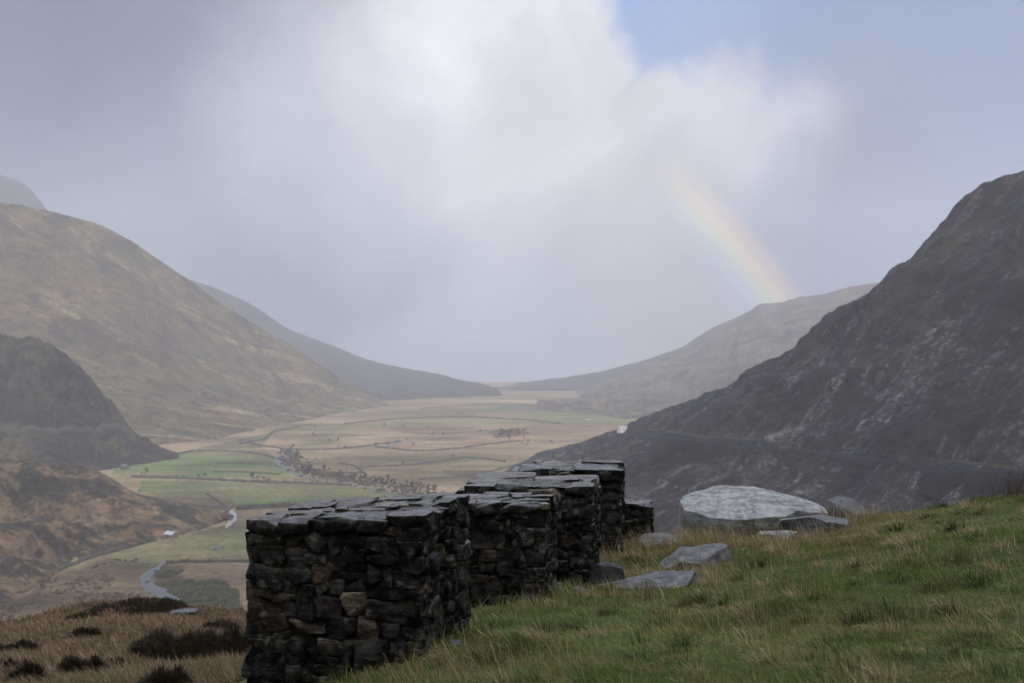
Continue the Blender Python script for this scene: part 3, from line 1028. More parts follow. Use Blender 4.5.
pillar(PILLARS[2][0], PILLARS[2][1], 7, 'middle drystone pillar of the row, with a thick ragged slab jutting over its side', 0.10, 3, 3, 0.05, lip=[(0.15, 0.25, 0.26, 0.22, -0.075, 0.035)])
pillar(PILLARS[3][0], PILLARS[3][1], 8, 'tallest standing drystone pillar at the back, capped by a dark slab above the valley', 0.10, 3, 3, 0.05, lip=[(0.12, 0.3, 0.25, 0.25, -0.07, 0.03)])
pillar(PILLARS[4][0], PILLARS[4][1], 29, 'small low drystone pillar stub, last in the row, beside the grass bank', 0.06, 3, 2)


# ------------------------------------------------------------------ boulders and stones
def boulder_material(name, c0, c1, c2, lich=0.6):
    m, t = new_mat(name)
    p = t.obj()
    n1 = t.noise(p, 4.5, 8.0, 0.66, 0.5)
    n2 = t.noise(p, 30.0, 7.0, 0.72)
    st = t.noise(t.vmath('MULTIPLY', p, (1.3, 7.0, 16.0)), 1.0, 7.0, 0.7, 0.6)
    c = t.ramp(n1, [(0.32, c0), (0.52, c1), (0.72, c2)], 'LINEAR')
    c = t.mix(0.55, c, t.ramp(n2, [(0.35, (0.55,) * 3), (0.68, (1.5,) * 3)], 'LINEAR'), 'MULTIPLY')
    c = t.mix(0.55, c, t.ramp(st, [(0.40, (0.30,) * 3), (0.60, (1.35,) * 3)], 'LINEAR'), 'MULTIPLY')
    geo = t.add('ShaderNodeNewGeometry')
    nz = t.add('ShaderNodeSeparateXYZ', {0: geo.outputs['Normal']}).outputs[2]
    lw = t.math('MULTIPLY', t.smooth(t.noise(p, 11.0, 6.0, 0.7), 0.46, 0.62), t.smooth(nz, -0.1, 0.6))
    c = t.mix(t.math('MULTIPLY', lw, lich), c, (0.30, 0.31, 0.31))
    ck = t.voronoi(t.vmath('MULTIPLY', t.vmath('ADD', p, t.vmath('SCALE', t.noise(p, 5.0, 4.0, 0.6, col=True), scale=0.25)), (1.6, 5.0, 6.0)), 1.0, 'DISTANCE_TO_EDGE')
    c = t.mix(t.math('MULTIPLY', t.smooth(ck, 0.03, 0.0), 0.4), c, (0.025, 0.025, 0.026))
    mw = t.math('MULTIPLY', t.smooth(t.noise(t.vmath('ADD', p, (3, 1, 7)), 7.0, 6.0, 0.7), 0.56, 0.66), 0.7)
    c = t.mix(mw, c, (0.035, 0.034, 0.028))
    h = t.math('ADD', t.math('MULTIPLY', n1, 0.8), t.math('ADD', t.math('MULTIPLY', st, 0.7), t.math('MULTIPLY', n2, 0.3)))
    t.surface(c, 0.62, t.bump(h, 0.7, 0.05), 0.4)
    return m


M_BOULD = boulder_material('boulder_pale', (0.10, 0.10, 0.105), (0.20, 0.205, 0.215), (0.30, 0.305, 0.315), 0.75)
M_BGREY = boulder_material('boulder_grey', (0.034, 0.034, 0.039), (0.070, 0.070, 0.079), (0.120, 0.120, 0.133), 0.26)
M_BDARK = boulder_material('boulder_mossy', (0.010, 0.010, 0.009), (0.018, 0.018, 0.016), (0.040, 0.039, 0.034), 0.16)


def rock(name, label, x0, x1, ytop, ybot, d, mat, seed, depth=None, sink=0.25, tilt=(0, 0, 0), flat=0.3, planes=9, taper=0.0, tmpl=CS24, under=0.0, group=None):
    """a boulder spanning the given width and height, resting in the turf at distance d"""
    rng = np.random.default_rng(seed)
    a, b = P(x0, ybot, d), P(x1, ybot, d)
    w = (b - a).length
    h = (P(x0, ytop, d) - P(x0, ybot, d)).length
    dep = depth or w * 0.7
    p = tmpl[0].copy()
    pn = p / np.linalg.norm(p, axis=1)[:, None]
    p = p * flat + pn * (1 - flat)
    for _ in range(planes):
        n = rng.normal(0, 1, 3)
        n[2] *= 0.6
        n /= np.linalg.norm(n)
        e = p @ n - rng.uniform(0.55, 0.88)
        p = p - np.maximum(e, 0)[:, None] * n
    if taper:
        p[:, 2] *= 1 + taper * p[:, 0]
    if under:                                           # cut back underneath
        lo = p[:, 2] < -0.15
        k = np.clip((-0.15 - p[:, 2]) / 0.85, 0, 1)
        p[:, 0] = p[:, 0] * (1 - 0.18 * k) + under * k
        p[:, 1] *= 1 - 0.15 * k
    lo, hi = p.min(0), p.max(0)
    p = (p - (lo + hi) / 2) / ((hi - lo) / 2)
    p = p * np.array([w / 2, dep / 2, h * (1 + sink) / 2])
    mn = min(w, dep)
    q = p + rng.uniform(0, 90)
    p = p + pn * (fbm(q, mn * 0.35, 5, 0.55, 3)[:, None] * mn * 0.045) + np.array([0, 0, 1.0]) * (fbm(q * np.array([1, 1, 3.5]), mn * 0.16, 4, 0.55, 8, True)[:, None] * mn * 0.012)
    c = (a + b) / 2
    zc = c.z + h * (1 + sink) / 2 - h * sink
    o = mesh(name, p, tmpl[1], mat=mat)
    o.location = (c.x, c.y + dep * 0.15, zc)
    o.rotation_euler = tuple(R(v) for v in tilt)
    tag(o, label, 'boulder' if name == 'boulder' else 'rock', group)
    return o, (c.x, c.y + dep * 0.15, w / 2, dep / 2)


ROCKS = []


def addrock(*a, **k):
    o, e = rock(*a, **k)
    ROCKS.append(e)
    return o


def big_slab():
    """the pale flat-topped boulder by the brow"""
    d = 12.6
    rng = np.random.default_rng(77)
    p = CS24[0].copy()
    pn = p / np.linalg.norm(p, axis=1)[:, None]
    out = np.array([(-1.0, 0.25), (-0.97, -0.35), (-0.62, -0.92), (-0.30, -1.0), (0.28, -0.80), (0.55, -0.35), (0.96, -0.30), (1.0, 0.05), (0.72, 0.5), (0.2, 0.85), (-0.35, 1.0), (-0.8, 0.7)])
    th = np.arctan2(pn[:, 1], pn[:, 0])
    dx, dy = np.cos(th), np.sin(th)
    rr = np.full(len(th), 9.0)
    for i in range(len(out)):                            # distance to the angular outline along each bearing
        a_, b_ = out[i], out[(i + 1) % len(out)]
        e_ = b_ - a_
        den = dx * e_[1] - dy * e_[0]
        tt = (a_[0] * e_[1] - a_[1] * e_[0]) / np.where(np.abs(den) < 1e-9, 1e-9, den)
        uu = (a_[0] * dy - a_[1] * dx) / np.where(np.abs(den) < 1e-9, 1e-9, den)
        ok = (tt > 0) & (uu >= -1e-6) & (uu <= 1 + 1e-6)
        rr = np.where(ok, np.minimum(rr, tt), rr)
    hr = np.clip(np.hypot(pn[:, 0], pn[:, 1]) * 1.22, 0, 1)
    zz = np.sign(pn[:, 2]) * np.abs(pn[:, 2]) ** 0.42
    x = dx * rr * hr
    y = dy * rr * hr
    under = np.clip(-zz, 0, 1)
    x = x * (1 - 0.05 * under) - 0.05 * under
    y = y * (1 - 0.25 * under) + 0.06 * under
    w = (P(831, 520, d) - P(680, 520, d)).length
    top = 0.25 + 0.05 * x - 0.06 * x * x + 0.08 * y
    z = np.where(zz > 0, zz * top, zz * (0.27 - 0.16 * x))
    q = np.stack([x * w / 2, y * 0.62, z], 1)
    q = q + pn * (fbm(q + 31, 0.5, 5, 0.55, 3)[:, None] * 0.05)
    q[:, 2] += fbm(q * np.array([1, 1, 4.0]) + 7, 0.22, 4, 0.5, 8, True) * 0.018
    o = mesh('boulder', q, CS24[1], mat=M_BOULD)
    c = P(756, 522, d)
    o.location = (c.x + 0.08, c.y + 0.5, c.z - 0.03)
    o.rotation_euler = (R(6), R(3.5), R(-4))
    tag(o, 'big pale flat-topped boulder, largest of the rocks, dark beneath its overhang', 'boulder')
    ROCKS.append((c.x, c.y + 0.5, w / 2, 0.75))


big_slab()
addrock('boulder', 'long grey slab-like boulder sloping up out of the grass below the two smaller slabs', 600, 716, 573, 603, 8.5, M_BGREY, 47, depth=0.62, sink=0.45, tilt=(14, -13, 16), flat=0.8, taper=-0.1, planes=7)
addrock('boulder', 'low grey-brown rock hump between the long sloping slab and the straw tussocks', 655, 744, 551, 581, 9.7, M_BGREY, 125, depth=0.45, sink=0.9, tilt=(12, -10, 14), flat=0.85, planes=9, taper=-0.3)
addrock('boulder', 'small pale flat stone flush with the green grass, right of the grey hump', 722, 760, 549, 559, 10.6, M_BOULD, 6, depth=0.35, sink=0.8, flat=0.5, tmpl=CS12)
addrock('boulder', 'blue-grey slab beside the last low pillar stub', 641, 684, 536, 560, 11.0, M_BGREY, 8, depth=0.45, sink=0.6, tilt=(8, -8, 5), flat=0.5, tmpl=CS12)
addrock('boulder', 'low grey slab tucked under the right end of the big pale boulder', 782, 850, 515, 537, 11.8, M_BGREY, 10, depth=0.5, sink=0.6, tilt=(3, 5, -4), flat=0.5)
addrock('boulder', 'thin pale stone lying in straw grass in front of the big pale boulder', 760, 800, 532, 541, 11.3, M_BOULD, 12, depth=0.3, sink=0.8, flat=0.5, tmpl=CS12)
addrock('boulder', 'grey boulder with grassy right side on the skyline behind the big pale one', 828, 870, 499, 522, 13.0, M_BGREY, 14, depth=0.5, sink=0.5, flat=0.3, tmpl=CS12)
addrock('boulder', 'dark mossy boulder spotted with lichen at the foot of the middle pillar', 588, 629, 563, 592, 8.7, M_BDARK, 15, depth=0.35, sink=0.5, flat=0.3)
addrock('boulder', 'flat bluish stone sunk in turf between the second pillar and the mossy boulder', 546, 567, 584, 596, 8.1, M_BGREY, 17, depth=0.22, sink=0.9, flat=0.5, tmpl=CS12)
addrock('boulder', 'flat pale stone in turf just left of the mossy boulder', 568, 592, 588, 599, 8.0, M_BGREY, 18, depth=0.22, sink=0.9, flat=0.5, tmpl=CS12)
addrock('boulder', 'little pinkish stone lying in green grass beside the largest pillar', 446, 462, 641, 653, 5.7, M_BGREY, 19, depth=0.09, sink=0.6, flat=0.4, tmpl=CS12)
addrock('boulder', 'block-shaped grey rock on the knoll edge above the river', 170, 196, 610, 623, 27.5, M_BGREY, 20, depth=0.7, sink=0.5, flat=0.7, tmpl=CS12)
addrock('boulder', 'pale rock among heather in the bottom corner of the knoll', 38, 56, 668, 679, 13.8, M_BOULD, 21, depth=0.25, sink=0.6, flat=0.4, tmpl=CS12)
addrock('boulder', 'flat stone showing in the grass of the brow, under the scree slope', 905, 945, 513, 520, 12.4, M_BGREY, 22, depth=0.3, sink=1.0, flat=0.5, tmpl=CS12)


# ------------------------------------------------------------------ grass
def blade_material(name, rough=0.75):
    m, t = new_mat(name)
    c = t.attr('tone')
    b = t.add('ShaderNodeBsdfPrincipled', {'Base Color': c, 'Roughness': rough, 'Specular IOR Level': 0.25})
    tr = t.add('ShaderNodeBsdfTranslucent', {'Color': c})
    mx = t.add('ShaderNodeMixShader', {0: 0.25})
    t.t.links.new(b.outputs[0], mx.inputs[1])
    t.t.links.new(tr.outputs[0], mx.inputs[2])
    o = t.add('ShaderNodeOutputMaterial')
    t.t.links.new(mx.outputs[0], o.inputs['Surface'])
    return m


M_BLADE = blade_material('grass_blade')
M_STRAW = blade_material('straw_blade')
M_HEATH = blade_material('heather_twig')


def blades(name, x, y, z, h, w, az, lean, col, mat, rng, loc=(0, 0, 0), parent=None):
    """one tapered, bent blade of three segments per point"""
    n = len(x)
    ca, sa = np.cos(az), np.sin(az)
    face = az + math.pi / 2 + rng.normal(0, 0.6, n)
    fx, fy = np.cos(face), np.sin(face)
    V = np.empty((n, 7, 3))
    for k, (f, wf) in enumerate(((0.0, 1.0), (0.4, 0.85), (0.75, 0.55))):
        bend = lean * f ** 1.6
        up = np.sqrt(np.maximum(1 - np.minimum(lean * 0.9, 0.97) ** 2 * f, 0.05)) * f
        bx, by, bz = x + ca * bend * h, y + sa * bend * h, z + up * h
        V[:, 2 * k] = np.stack([bx - fx * w * wf / 2, by - fy * w * wf / 2, bz], 1)
        V[:, 2 * k + 1] = np.stack([bx + fx * w * wf / 2, by + fy * w * wf / 2, bz], 1)
    up = np.sqrt(np.maximum(1 - np.minimum(lean * 0.9, 0.97) ** 2, 0.04))
    V[:, 6] = np.stack([x + ca * lean * h, y + sa * lean * h, z + up * h], 1)
    V -= np.array(loc)
    b = (np.arange(n) * 7)[:, None]
    q = np.concatenate([b + [0, 1, 3, 2], b + [2, 3, 5, 4]])
    tr = b + [4, 5, 6]
    c = np.repeat(np.concatenate([col, np.ones((n, 1))], 1), 7, axis=0)
    return mesh(name, V.reshape(-1, 3), q, tr, mat=mat, smooth=True, attrs={'tone': c}, loc=loc, parent=parent)


QUADS = [np.array([(c.x, c.y) for c in pl[0]]) for pl in PILLARS]


def keep(x, y, pad=0.0):
    k = np.ones(len(x), bool)
    for q in QUADS:
        k &= ~in_poly(x, y, q)
    for (cx, cy, a, b) in ROCKS:
        k &= ((x - cx) / (a * 0.82 + pad)) ** 2 + ((y - cy) / (b * 0.82 + pad)) ** 2 > 1
    return k


PAL = {
    'green': np.array([0.088, 0.128, 0.036]), 'deep': np.array([0.050, 0.076, 0.026]), 'olive': np.array([0.130, 0.126, 0.050]),
    'straw': np.array([0.32, 0.265, 0.155]), 'rust': np.array([0.225, 0.145, 0.068]), 'pale': np.array([0.36, 0.31, 0.20]),
}


def place(n, rng, r0, r1, a0, a1):
    """scatter about the viewer: even in bearing, log-even in range, so the near turf is the densest"""
    az = R(1) * rng.uniform(a0, a1, n)
    r = r0 * (r1 / r0) ** (rng.random(n) ** 0.9)
    return np.sin(az) * r, np.cos(az) * r, r


def build_grass():
    rng = np.random.default_rng(101)
    # short turf
    n = 380000
    x, y, r = place(n, rng, 3.6, 16.5, -12, 40)
    k = keep(x, y)
    x, y, r = x[k], y[k], r[k]
    p = np.stack([x, y, np.zeros_like(x)], 1)
    tuss = fbm(p, 0.45, 3, 0.5, 201)
    area = fbm(p, 1.7, 4, 0.55, 202)
    fine = fbm(p, 0.22, 3, 0.55, 203)
    z = near_z(x, y) - 0.01
    h = np.clip(0.028 + 0.050 * np.clip(tuss + 0.10, 0, 1) + 0.015 * area, 0.028, 0.12) * rng.uniform(0.6, 1.5, len(x))
    w = np.clip(0.0007 * r, 0.0035, 0.012) * rng.uniform(0.7, 1.3, len(x))
    az = R(205) + 0.55 * fbm(p, 0.8, 3, 0.5, 204) * 3 + rng.normal(0, 0.5, len(x))     # combed by the wind
    lean = np.clip(0.62 + rng.normal(0, 0.2, len(x)), 0.1, 1.05)
    mixv = rng.random(len(x))
    strawness = np.clip(0.10 + 0.55 * area + 0.45 * fine, 0.02, 0.8)
    # drier grass towards the boulders and along the brow
    bd = np.exp(-(((x - 2.6) / 2.2) ** 2 + ((y - 11.6) / 1.6) ** 2))
    strawness = np.clip(strawness + 0.35 * bd, 0, 0.9)
    gl = np.exp(-(((x - 0.1) / 1.3) ** 2 + ((y - 7.2) / 1.6) ** 2))
    strawness *= 1 - 0.7 * gl
    f = rng.random(len(x))[:, None]
    green = PAL['green'] * f + PAL['deep'] * (1 - f)
    green = np.where((fine[:, None] + area[:, None] > 0.18), green * 0.5 + PAL['olive'] * 0.5, green)
    straw = np.where(rng.random(len(x))[:, None] < np.clip(0.10 + 0.5 * bd, 0, 0.7)[:, None], PAL['rust'], PAL['straw'] * (0.45 + 0.6 * f))
    col = np.where((mixv < strawness)[:, None], straw * 1.3, green * np.array([2.0, 1.85, 1.7]))
    dark = np.clip((fbm(p, 0.6, 3, 0.5, 205) - 0.22) * 4, 0, 1)[:, None]
    col = col * (1 - 0.55 * dark) + col * np.array([0.35, 0.42, 0.35]) * 0.55 * dark
    col = col * rng.uniform(0.75, 1.3, (len(x), 1))
    o = blades('grass', x, y, z, h, w, az, lean, col, M_BLADE, rng)
    tag(o, 'short windswept green and straw turf covering the near slope', 'grass', kind='stuff')

    # tussocks: taller blades radiating from clumps
    nc = 620
    cx, cy, cr = place(nc, rng, 3.8, 15.5, -12, 40)
    ncl = rng.integers(50, 130, nc)
    idx = np.repeat(np.arange(nc), ncl)
    n = len(idx)
    rad = rng.gamma(2.0, 0.030, n)
    th = rng.uniform(0, 2 * math.pi, n)
    x, y = cx[idx] + np.cos(th) * rad, cy[idx] + np.sin(th) * rad
    k = keep(x, y)
    x, y, idx, th, rad = x[k], y[k], idx[k], th[k], rad[k]
    n = len(x)
    r = np.hypot(x, y)
    z = near_z(x, y) - 0.015
    size = rng.uniform(0.05, 0.13, nc)
    h = size[idx] * rng.uniform(0.5, 1.3, n)
    w = np.clip(0.0007 * r, 0.0032, 0.011) * rng.uniform(0.7, 1.2, n)
    wind = R(200)
    ax_, ay_ = np.cos(th) * 0.5 + math.cos(wind) * 0.75, np.sin(th) * 0.5 + math.sin(wind) * 0.75
    az = np.arctan2(ay_, ax_) + rng.normal(0, 0.25, n)
    lean = np.clip(np.hypot(ax_, ay_) * 0.7 + rng.normal(0, 0.15, n), 0.1, 1.1)
    kind = rng.random(nc)
    near_b = np.exp(-(((cx - 2.4) / 2.0) ** 2 + ((cy - 11.3) / 1.6) ** 2))
    kind = kind - 0.55 * near_b
    base = np.where((kind < 0.34)[:, None], PAL['straw'], np.where((kind < 0.62)[:, None], PAL['olive'] * 0.9, PAL['deep'] * 0.8))
    base = np.where((near_b * rng.random(nc) > 0.4)[:, None], PAL['rust'] * 1.25, base)
    col = base[idx] * rng.uniform(0.6, 1.7, (n, 1))
    pale = rng.random(n) < 0.10
    col[pale] = PAL['straw'] * rng.uniform(0.8, 1.15, (pale.sum(), 1))
    o = blades('grass_tussocks', x, y, z, h, w, az, lean, col, M_BLADE, rng)
    tag(o, 'tufts of longer bent grass, dark green and straw, spread over the slope', 'grass', kind='stuff')

    # tufts against the feet of the pillars
    xs, ys = [], []
    for q in QUADS:
        for e in range(4):
            a, b = q[e], q[(e + 1) % 4]
            f = rng.random(260)[:, None]
            t_ = (b - a) / np.linalg.norm(b - a)
            nn = np.array([t_[1], -t_[0]])
            pt = a + (b - a) * f + nn * (0.045 + np.abs(rng.normal(0, 0.07, 260)))[:, None]
            cl = fbm(np.concatenate([pt, np.zeros((260, 1))], 1), 0.16, 2, 0.5, 44) > -0.05
            xs.append(pt[cl, 0])
            ys.append(pt[cl, 1])
    x, y = np.concatenate(xs), np.concatenate(ys)
    k = keep(x, y)
    x, y = x[k], y[k]
    n = len(x)
    h = rng.uniform(0.05, 0.16, n)
    f = rng.random((n, 1))
    col = np.where(f < 0.45, PAL['green'] * 1.5, np.where(f < 0.75, PAL['olive'] * 1.3, PAL['straw'])) * rng.uniform(0.6, 1.3, (n, 1))
    o = blades('foot_grass', x, y, near_z(x, y) - 0.015, h, np.clip(0.0007 * np.hypot(x, y), 0.003, 0.01), rng.uniform(0, 2 * math.pi, n), np.clip(rng.normal(0.5, 0.2, n), 0.1, 1.0), col, M_BLADE, rng)
    tag(o, 'green and straw tufts grown up against the feet of the pillars', 'grass', kind='stuff')

    # long straw grass about the boulders and at the bottom edge by the pillar
    spots = [(1.6, 10.9, 0.35, 560), (1.9, 11.4, 0.35, 700), (1.2, 8.9, 0.25, 300), (1.75, 9.2, 0.3, 260), (2.9, 10.6, 0.4, 300), (2.15, 11.3, 0.25, 520), (2.6, 11.0, 0.3, 200), (3.3, 11.1, 0.35, 150), (1.3, 10.2, 0.3, 140), (4.0, 12.2, 0.3, 90), (4.4, 12.6, 0.4, 120),
             (0.75, 7.6, 0.3, 260), (1.9, 7.3, 0.35, 170), (-0.7, 5.0, 0.28, 420), (-0.25, 5.1, 0.25, 260), (0.15, 5.3, 0.25, 200), (2.4, 6.0, 0.4, 240), (2.9, 5.5, 0.3, 200), (0.9, 9.1, 0.3, 180), (3.0, 8.3, 0.5, 200), (4.2, 8.0, 0.5, 160), (1.3, 6.3, 0.3, 180)]
    xs, ys = [], []
    for (sx, sy, sr, sn) in spots:
        xs.append(rng.normal(sx, sr, sn))
        ys.append(rng.normal(sy, sr * 0.6, sn))
    x, y = np.concatenate(xs), np.concatenate(ys)
    k = keep(x, y)
    x, y = x[k], y[k]
    n = len(x)
    r = np.hypot(x, y)
    z = near_z(x, y) - 0.015
    h = rng.gamma(9, 0.016, n) * np.clip(r / 9, 0.65, 1.1) * np.where(y > 10.5, 1.15, 1.0)
    w = np.clip(0.00065 * r, 0.0025, 0.009) * rng.uniform(0.7, 1.2, n)
    az = R(195) + rng.normal(0, 0.9, n)
    lean = np.clip(rng.normal(0.42, 0.22, n), 0.03, 1.0)
    f = rng.random((n, 1))
    col = np.where(f < 0.25, PAL['rust'] * 1.3, np.where(f < 0.75, PAL['straw'] * 1.05, PAL['pale'])) * rng.uniform(0.6, 1.2, (n, 1))
    o = blades('straw_grass', x, y, z, h, w, az, lean, col, M_STRAW, rng)
    tag(o, 'long dead straw-coloured grass standing about the boulders and pillars', 'grass', kind='stuff')

    # bracken-brown grass on the knoll to the left
    n = 150000
    x, y, r = place(n, rng, 7.5, 36, -40, -8)
    k = keep(x, y)
    x, y, r = x[k], y[k], r[k]
    n = len(x)
    p = np.stack([x, y, np.zeros_like(x)], 1)
    a1 = fbm(p, 1.6, 4, 0.6, 211)
    a2 = fbm(p, 0.5, 3, 0.6, 212)
    z = near_z(x, y) - 0.02
    h = np.clip(0.12 + 0.16 * a1 + 0.12 * a2, 0.05, 0.4) * rng.uniform(0.5, 1.5, n)
    w = np.clip(0.0009 * r, 0.006, 0.03) * rng.uniform(0.7, 1.2, n)
    az = R(200) + rng.normal(0, 0.9, n)
    lean = np.clip(rng.normal(0.55, 0.22, n), 0.1, 1.05)
    f = rng.random((n, 1))
    col = np.where(f < 0.55, np.array([0.140, 0.092, 0.056]), np.where(f < 0.85, np.array([0.22, 0.165, 0.105]), np.array([0.075, 0.066, 0.028])))
    gr = np.clip((a1 - 0.05) * 3, 0, 1)[:, None] * np.clip((16 - r) / 6, 0, 1)[:, None]
    col = col * (1 - 0.6 * gr) + np.array([0.085, 0.085, 0.034]) * 0.6 * gr
    col = col * rng.uniform(0.6, 1.3, (n, 1)) * np.clip(1 + 0.7 * a1 + 0.5 * a2, 0.4, 1.8)[:, None]
    o = blades('moor_grass', x, y, z, h, w, az, lean, col, M_STRAW, rng)
    tag(o, 'russet moor grass covering the knoll below the largest pillar', 'grass', kind='stuff')


build_grass()


# ------------------------------------------------------------------ heather bushes
def heather(label, px0, px1, ytop, ybot, n, seed, tone=(0.032, 0.022, 0.014), depth=None):
    rng = np.random.default_rng(seed)
    hb = near_hit((px0 + px1) / 2, ybot)
    if hb is None:
        return
    d = hb.y
    w = (P(px1, ybot, d) - P(px0, ybot, d)).length
    h = (P(px0, ytop, d) - P(px0, ybot, d)).length
    dep = depth or max(w * 0.55, h)
    cx, cy = P((px0 + px1) / 2, ybot, d).x, d + dep * 0.4
    # twigs start on a low mound
    u = rng.uniform(0, 2 * math.pi, n)
    q = np.sqrt(rng.random(n))
    lx, ly = np.cos(u) * q, np.sin(u) * q
    x, y = cx + lx * w / 2, cy + ly * dep / 2
    bump = 0.8 + 1.0 * fbm(np.stack([x, y, np.zeros(n)], 1), max(w, dep) * 0.18, 4, 0.65, seed)
    top = h * 1.0 * np.sqrt(np.maximum(1 - q * q, 0)) * bump
    g = near_z(x, y)
    f = rng.random(n) ** 0.6
    z = g + top * f * 0.75 - 0.03
    hh = np.maximum(h * 0.34, 0.08) * rng.uniform(0.5, 1.3, n)
    r = np.hypot(x, y)
    ww = np.clip(0.0011 * r, 0.006, 0.03) * rng.uniform(0.7, 1.3, n)
    az = np.arctan2(ly, lx) + rng.normal(0, 0.9, n)
    lean = np.clip(rng.normal(0.5, 0.25, n), 0.05, 1.0)
    t = np.array(tone)
    col = t * rng.uniform(0.5, 1.6, (n, 1))
    gn = rng.random(n) < 0.22
    col[gn] = np.array([0.040, 0.042, 0.017]) * rng.uniform(0.6, 1.3, (gn.sum(), 1))
    rs = rng.random(n) < 0.08
    col[rs] = np.array([0.11, 0.065, 0.034]) * rng.uniform(0.6, 1.2, (rs.sum(), 1))
    loc = (cx, cy, float(near_z(np.array([cx]), np.array([cy]))[0]))
    o = blades('heather_bush', x, y, z, hh, ww, az, lean, col, M_HEATH, rng, loc=loc)
    tag(o, label, 'heather bush', 'dark heather bushes on the near slope')


heather('wide dark heather bush stretching across the knoll towards the largest pillar', 124, 236, 632, 662, 9000, 1)
heather('rounded dark heather bush on its own in the middle of the brown knoll', 55, 103, 651, 678, 5000, 2)
heather('dark heather bush cut by the bottom edge, left of the pale rock', 2, 42, 662, 690, 4000, 3)
heather('heather bush cut by the bottom edge of the picture below the wide one', 118, 186, 668, 700, 6000, 4)
heather('low flat heather patch at the left edge of the knoll', -22, 34, 640, 655, 4000, 5)
heather('long heather band along the crest of the knoll, in front of the river', 92, 172, 603, 614, 6000, 6, depth=2.6)
heather('short heather bush sloping down the left end of the knoll crest', 57, 95, 611, 622, 2600, 7, depth=2.0)
heather('heather bush beside the left foot of the largest pillar', 214, 250, 624, 664, 3600, 8)
heather('small heather tuft between the lone round bush and the wide one', 104, 124, 655, 668, 1400, 12)
heather('thin straggling heather on the bare top of the knoll, right of the grey rock', 196, 232, 617, 631, 2200, 13, depth=1.6)
heather('rusty heather cushion at the left edge below the flat patch', -14, 20, 656, 672, 2400, 14, tone=(0.042, 0.027, 0.017))
heather('small dark heather cushion high on the middle of the knoll, below the crest band', 66, 98, 626, 637, 1800, 15)
heather('small brown heather tuft on the skyline behind the big pale boulder', 822, 848, 497, 512, 1500, 9, tone=(0.048, 0.028, 0.016), depth=0.5)

# ------------------------------------------------------------------ valley things: walls, trees, houses, road
M_WALLF = simple('field_wall_stone', (0.058, 0.054, 0.047), 0.95, 0.4, 0.6, 1.5)
M_HEDGE = simple('hedge_scrub', (0.034, 0.030, 0.022), 0.95, 0.3, 0.5, 1.5)


def field_wall(label, pts, tree=None, h=2.2, w=2.2, mat=None, n=110, seed=0, name='field_wall', cat='field wall', jag=0.35, group='dark field boundaries in the valley'):
    line = [p if isinstance(p, Vector) else FP(*p) for p in pts]
    c = catmull(line, n)
    tree = tree or TF
    tg = np.gradient(c, axis=0)
    nr = np.stack([-tg[:, 1], tg[:, 0]], 1)
    nr /= np.linalg.norm(nr, axis=1)[:, None] + 1e-9
    q = np.stack([np.arange(n) * 0.9, np.zeros(n), np.full(n, seed * 3.7)], 1)
    hv = h * np.clip(0.95 + jag * 2.2 * fbm(q, 1.0, 4, 0.7, seed), 0.12, 2.0)
    wv = w * 0.62 * np.clip(1 + jag * 1.8 * fbm(q + 40, 1.0, 4, 0.7, seed), 0.3, 2)
    z0 = np.array([(down(tree, a[0], a[1], 500) or Vector((0, 0, FLOOR_Z))).z for a in c])
    prof = [(-0.5, -1.0), (-0.46, 0.55), (-0.22, 1.0), (0.2, 1.04), (0.46, 0.5), (0.5, -1.0)]
    V = np.empty((n, 6, 3))
    for k, (a, b) in enumerate(prof):
        V[:, k, 0] = c[:, 0] + nr[:, 0] * wv * a
        V[:, k, 1] = c[:, 1] + nr[:, 1] * wv * a
        V[:, k, 2] = z0 + (hv * b if b > 0 else b)
    org = c.mean(0)
    org[2] = z0.mean()
    o = mesh(name, V.reshape(-1, 3) - org, grid_quads(n, 6), mat=mat or M_WALLF, loc=tuple(org))
    return tag(o, label, cat, group)


field_wall('dark wall winding along the foot of the brown hillock, past the pale roofed barn', [(42, 578), (62, 570), (100, 556), (150, 541), (190, 532), (215, 522), (226, 513), (233, 505)], h=2.6, w=3.2, seed=1)
field_wall('long straight wall between the two green fields', [(132, 477), (180, 479), (240, 482), (300, 484), (352, 486)], h=2.6, w=6, seed=2)
field_wall('wall along the upper edge of the pale green field', [(110, 465), (160, 458), (200, 451), (250, 453), (285, 461)], h=2.0, w=5, seed=3)
field_wall('wall across the middle of the pale green field, ending at the river', [(214, 472), (250, 473), (280, 475)], h=1.8, w=4, seed=4)
field_wall('wall curving from the river bend up to the foot of the left hillside', [(240, 444), (262, 440), (275, 432), (300, 427)], h=2.4, w=6, seed=5)
field_wall('wall running right from the river bend through tan fields to a bushy knot', [(240, 441), (270, 447), (300, 450), (340, 449), (375, 445), (400, 442)], h=2.2, w=5, seed=6)
field_wall('long wall across the tan floor from the bushy knot towards the far copse', [(375, 447), (420, 451), (455, 449), (490, 444), (520, 441)], h=2.2, w=6, seed=7)
field_wall('hooked wall enclosing the tan field inside the river loop', [(340, 464), (352, 466), (360, 470), (362, 473), (345, 474), (325, 473)], h=2.0, w=4.5, seed=8)
field_wall('wall crossing the tan fields above the hooked one', [(360, 468), (400, 466), (440, 462), (470, 458), (505, 462)], h=2.0, w=4.5, seed=9)
field_wall('wall at the near edge of the lower green field, under the row of scrub', [(128, 496), (170, 503), (212, 508), (226, 509)], h=2.6, w=3.5, seed=10)
field_wall('thick dark hedge from the rapids to behind the largest pillar', [(237, 510), (250, 509), (262, 508), (290, 507), (330, 507)], h=4.0, w=9, mat=M_HEDGE, seed=11, name='hedge', cat='hedge')
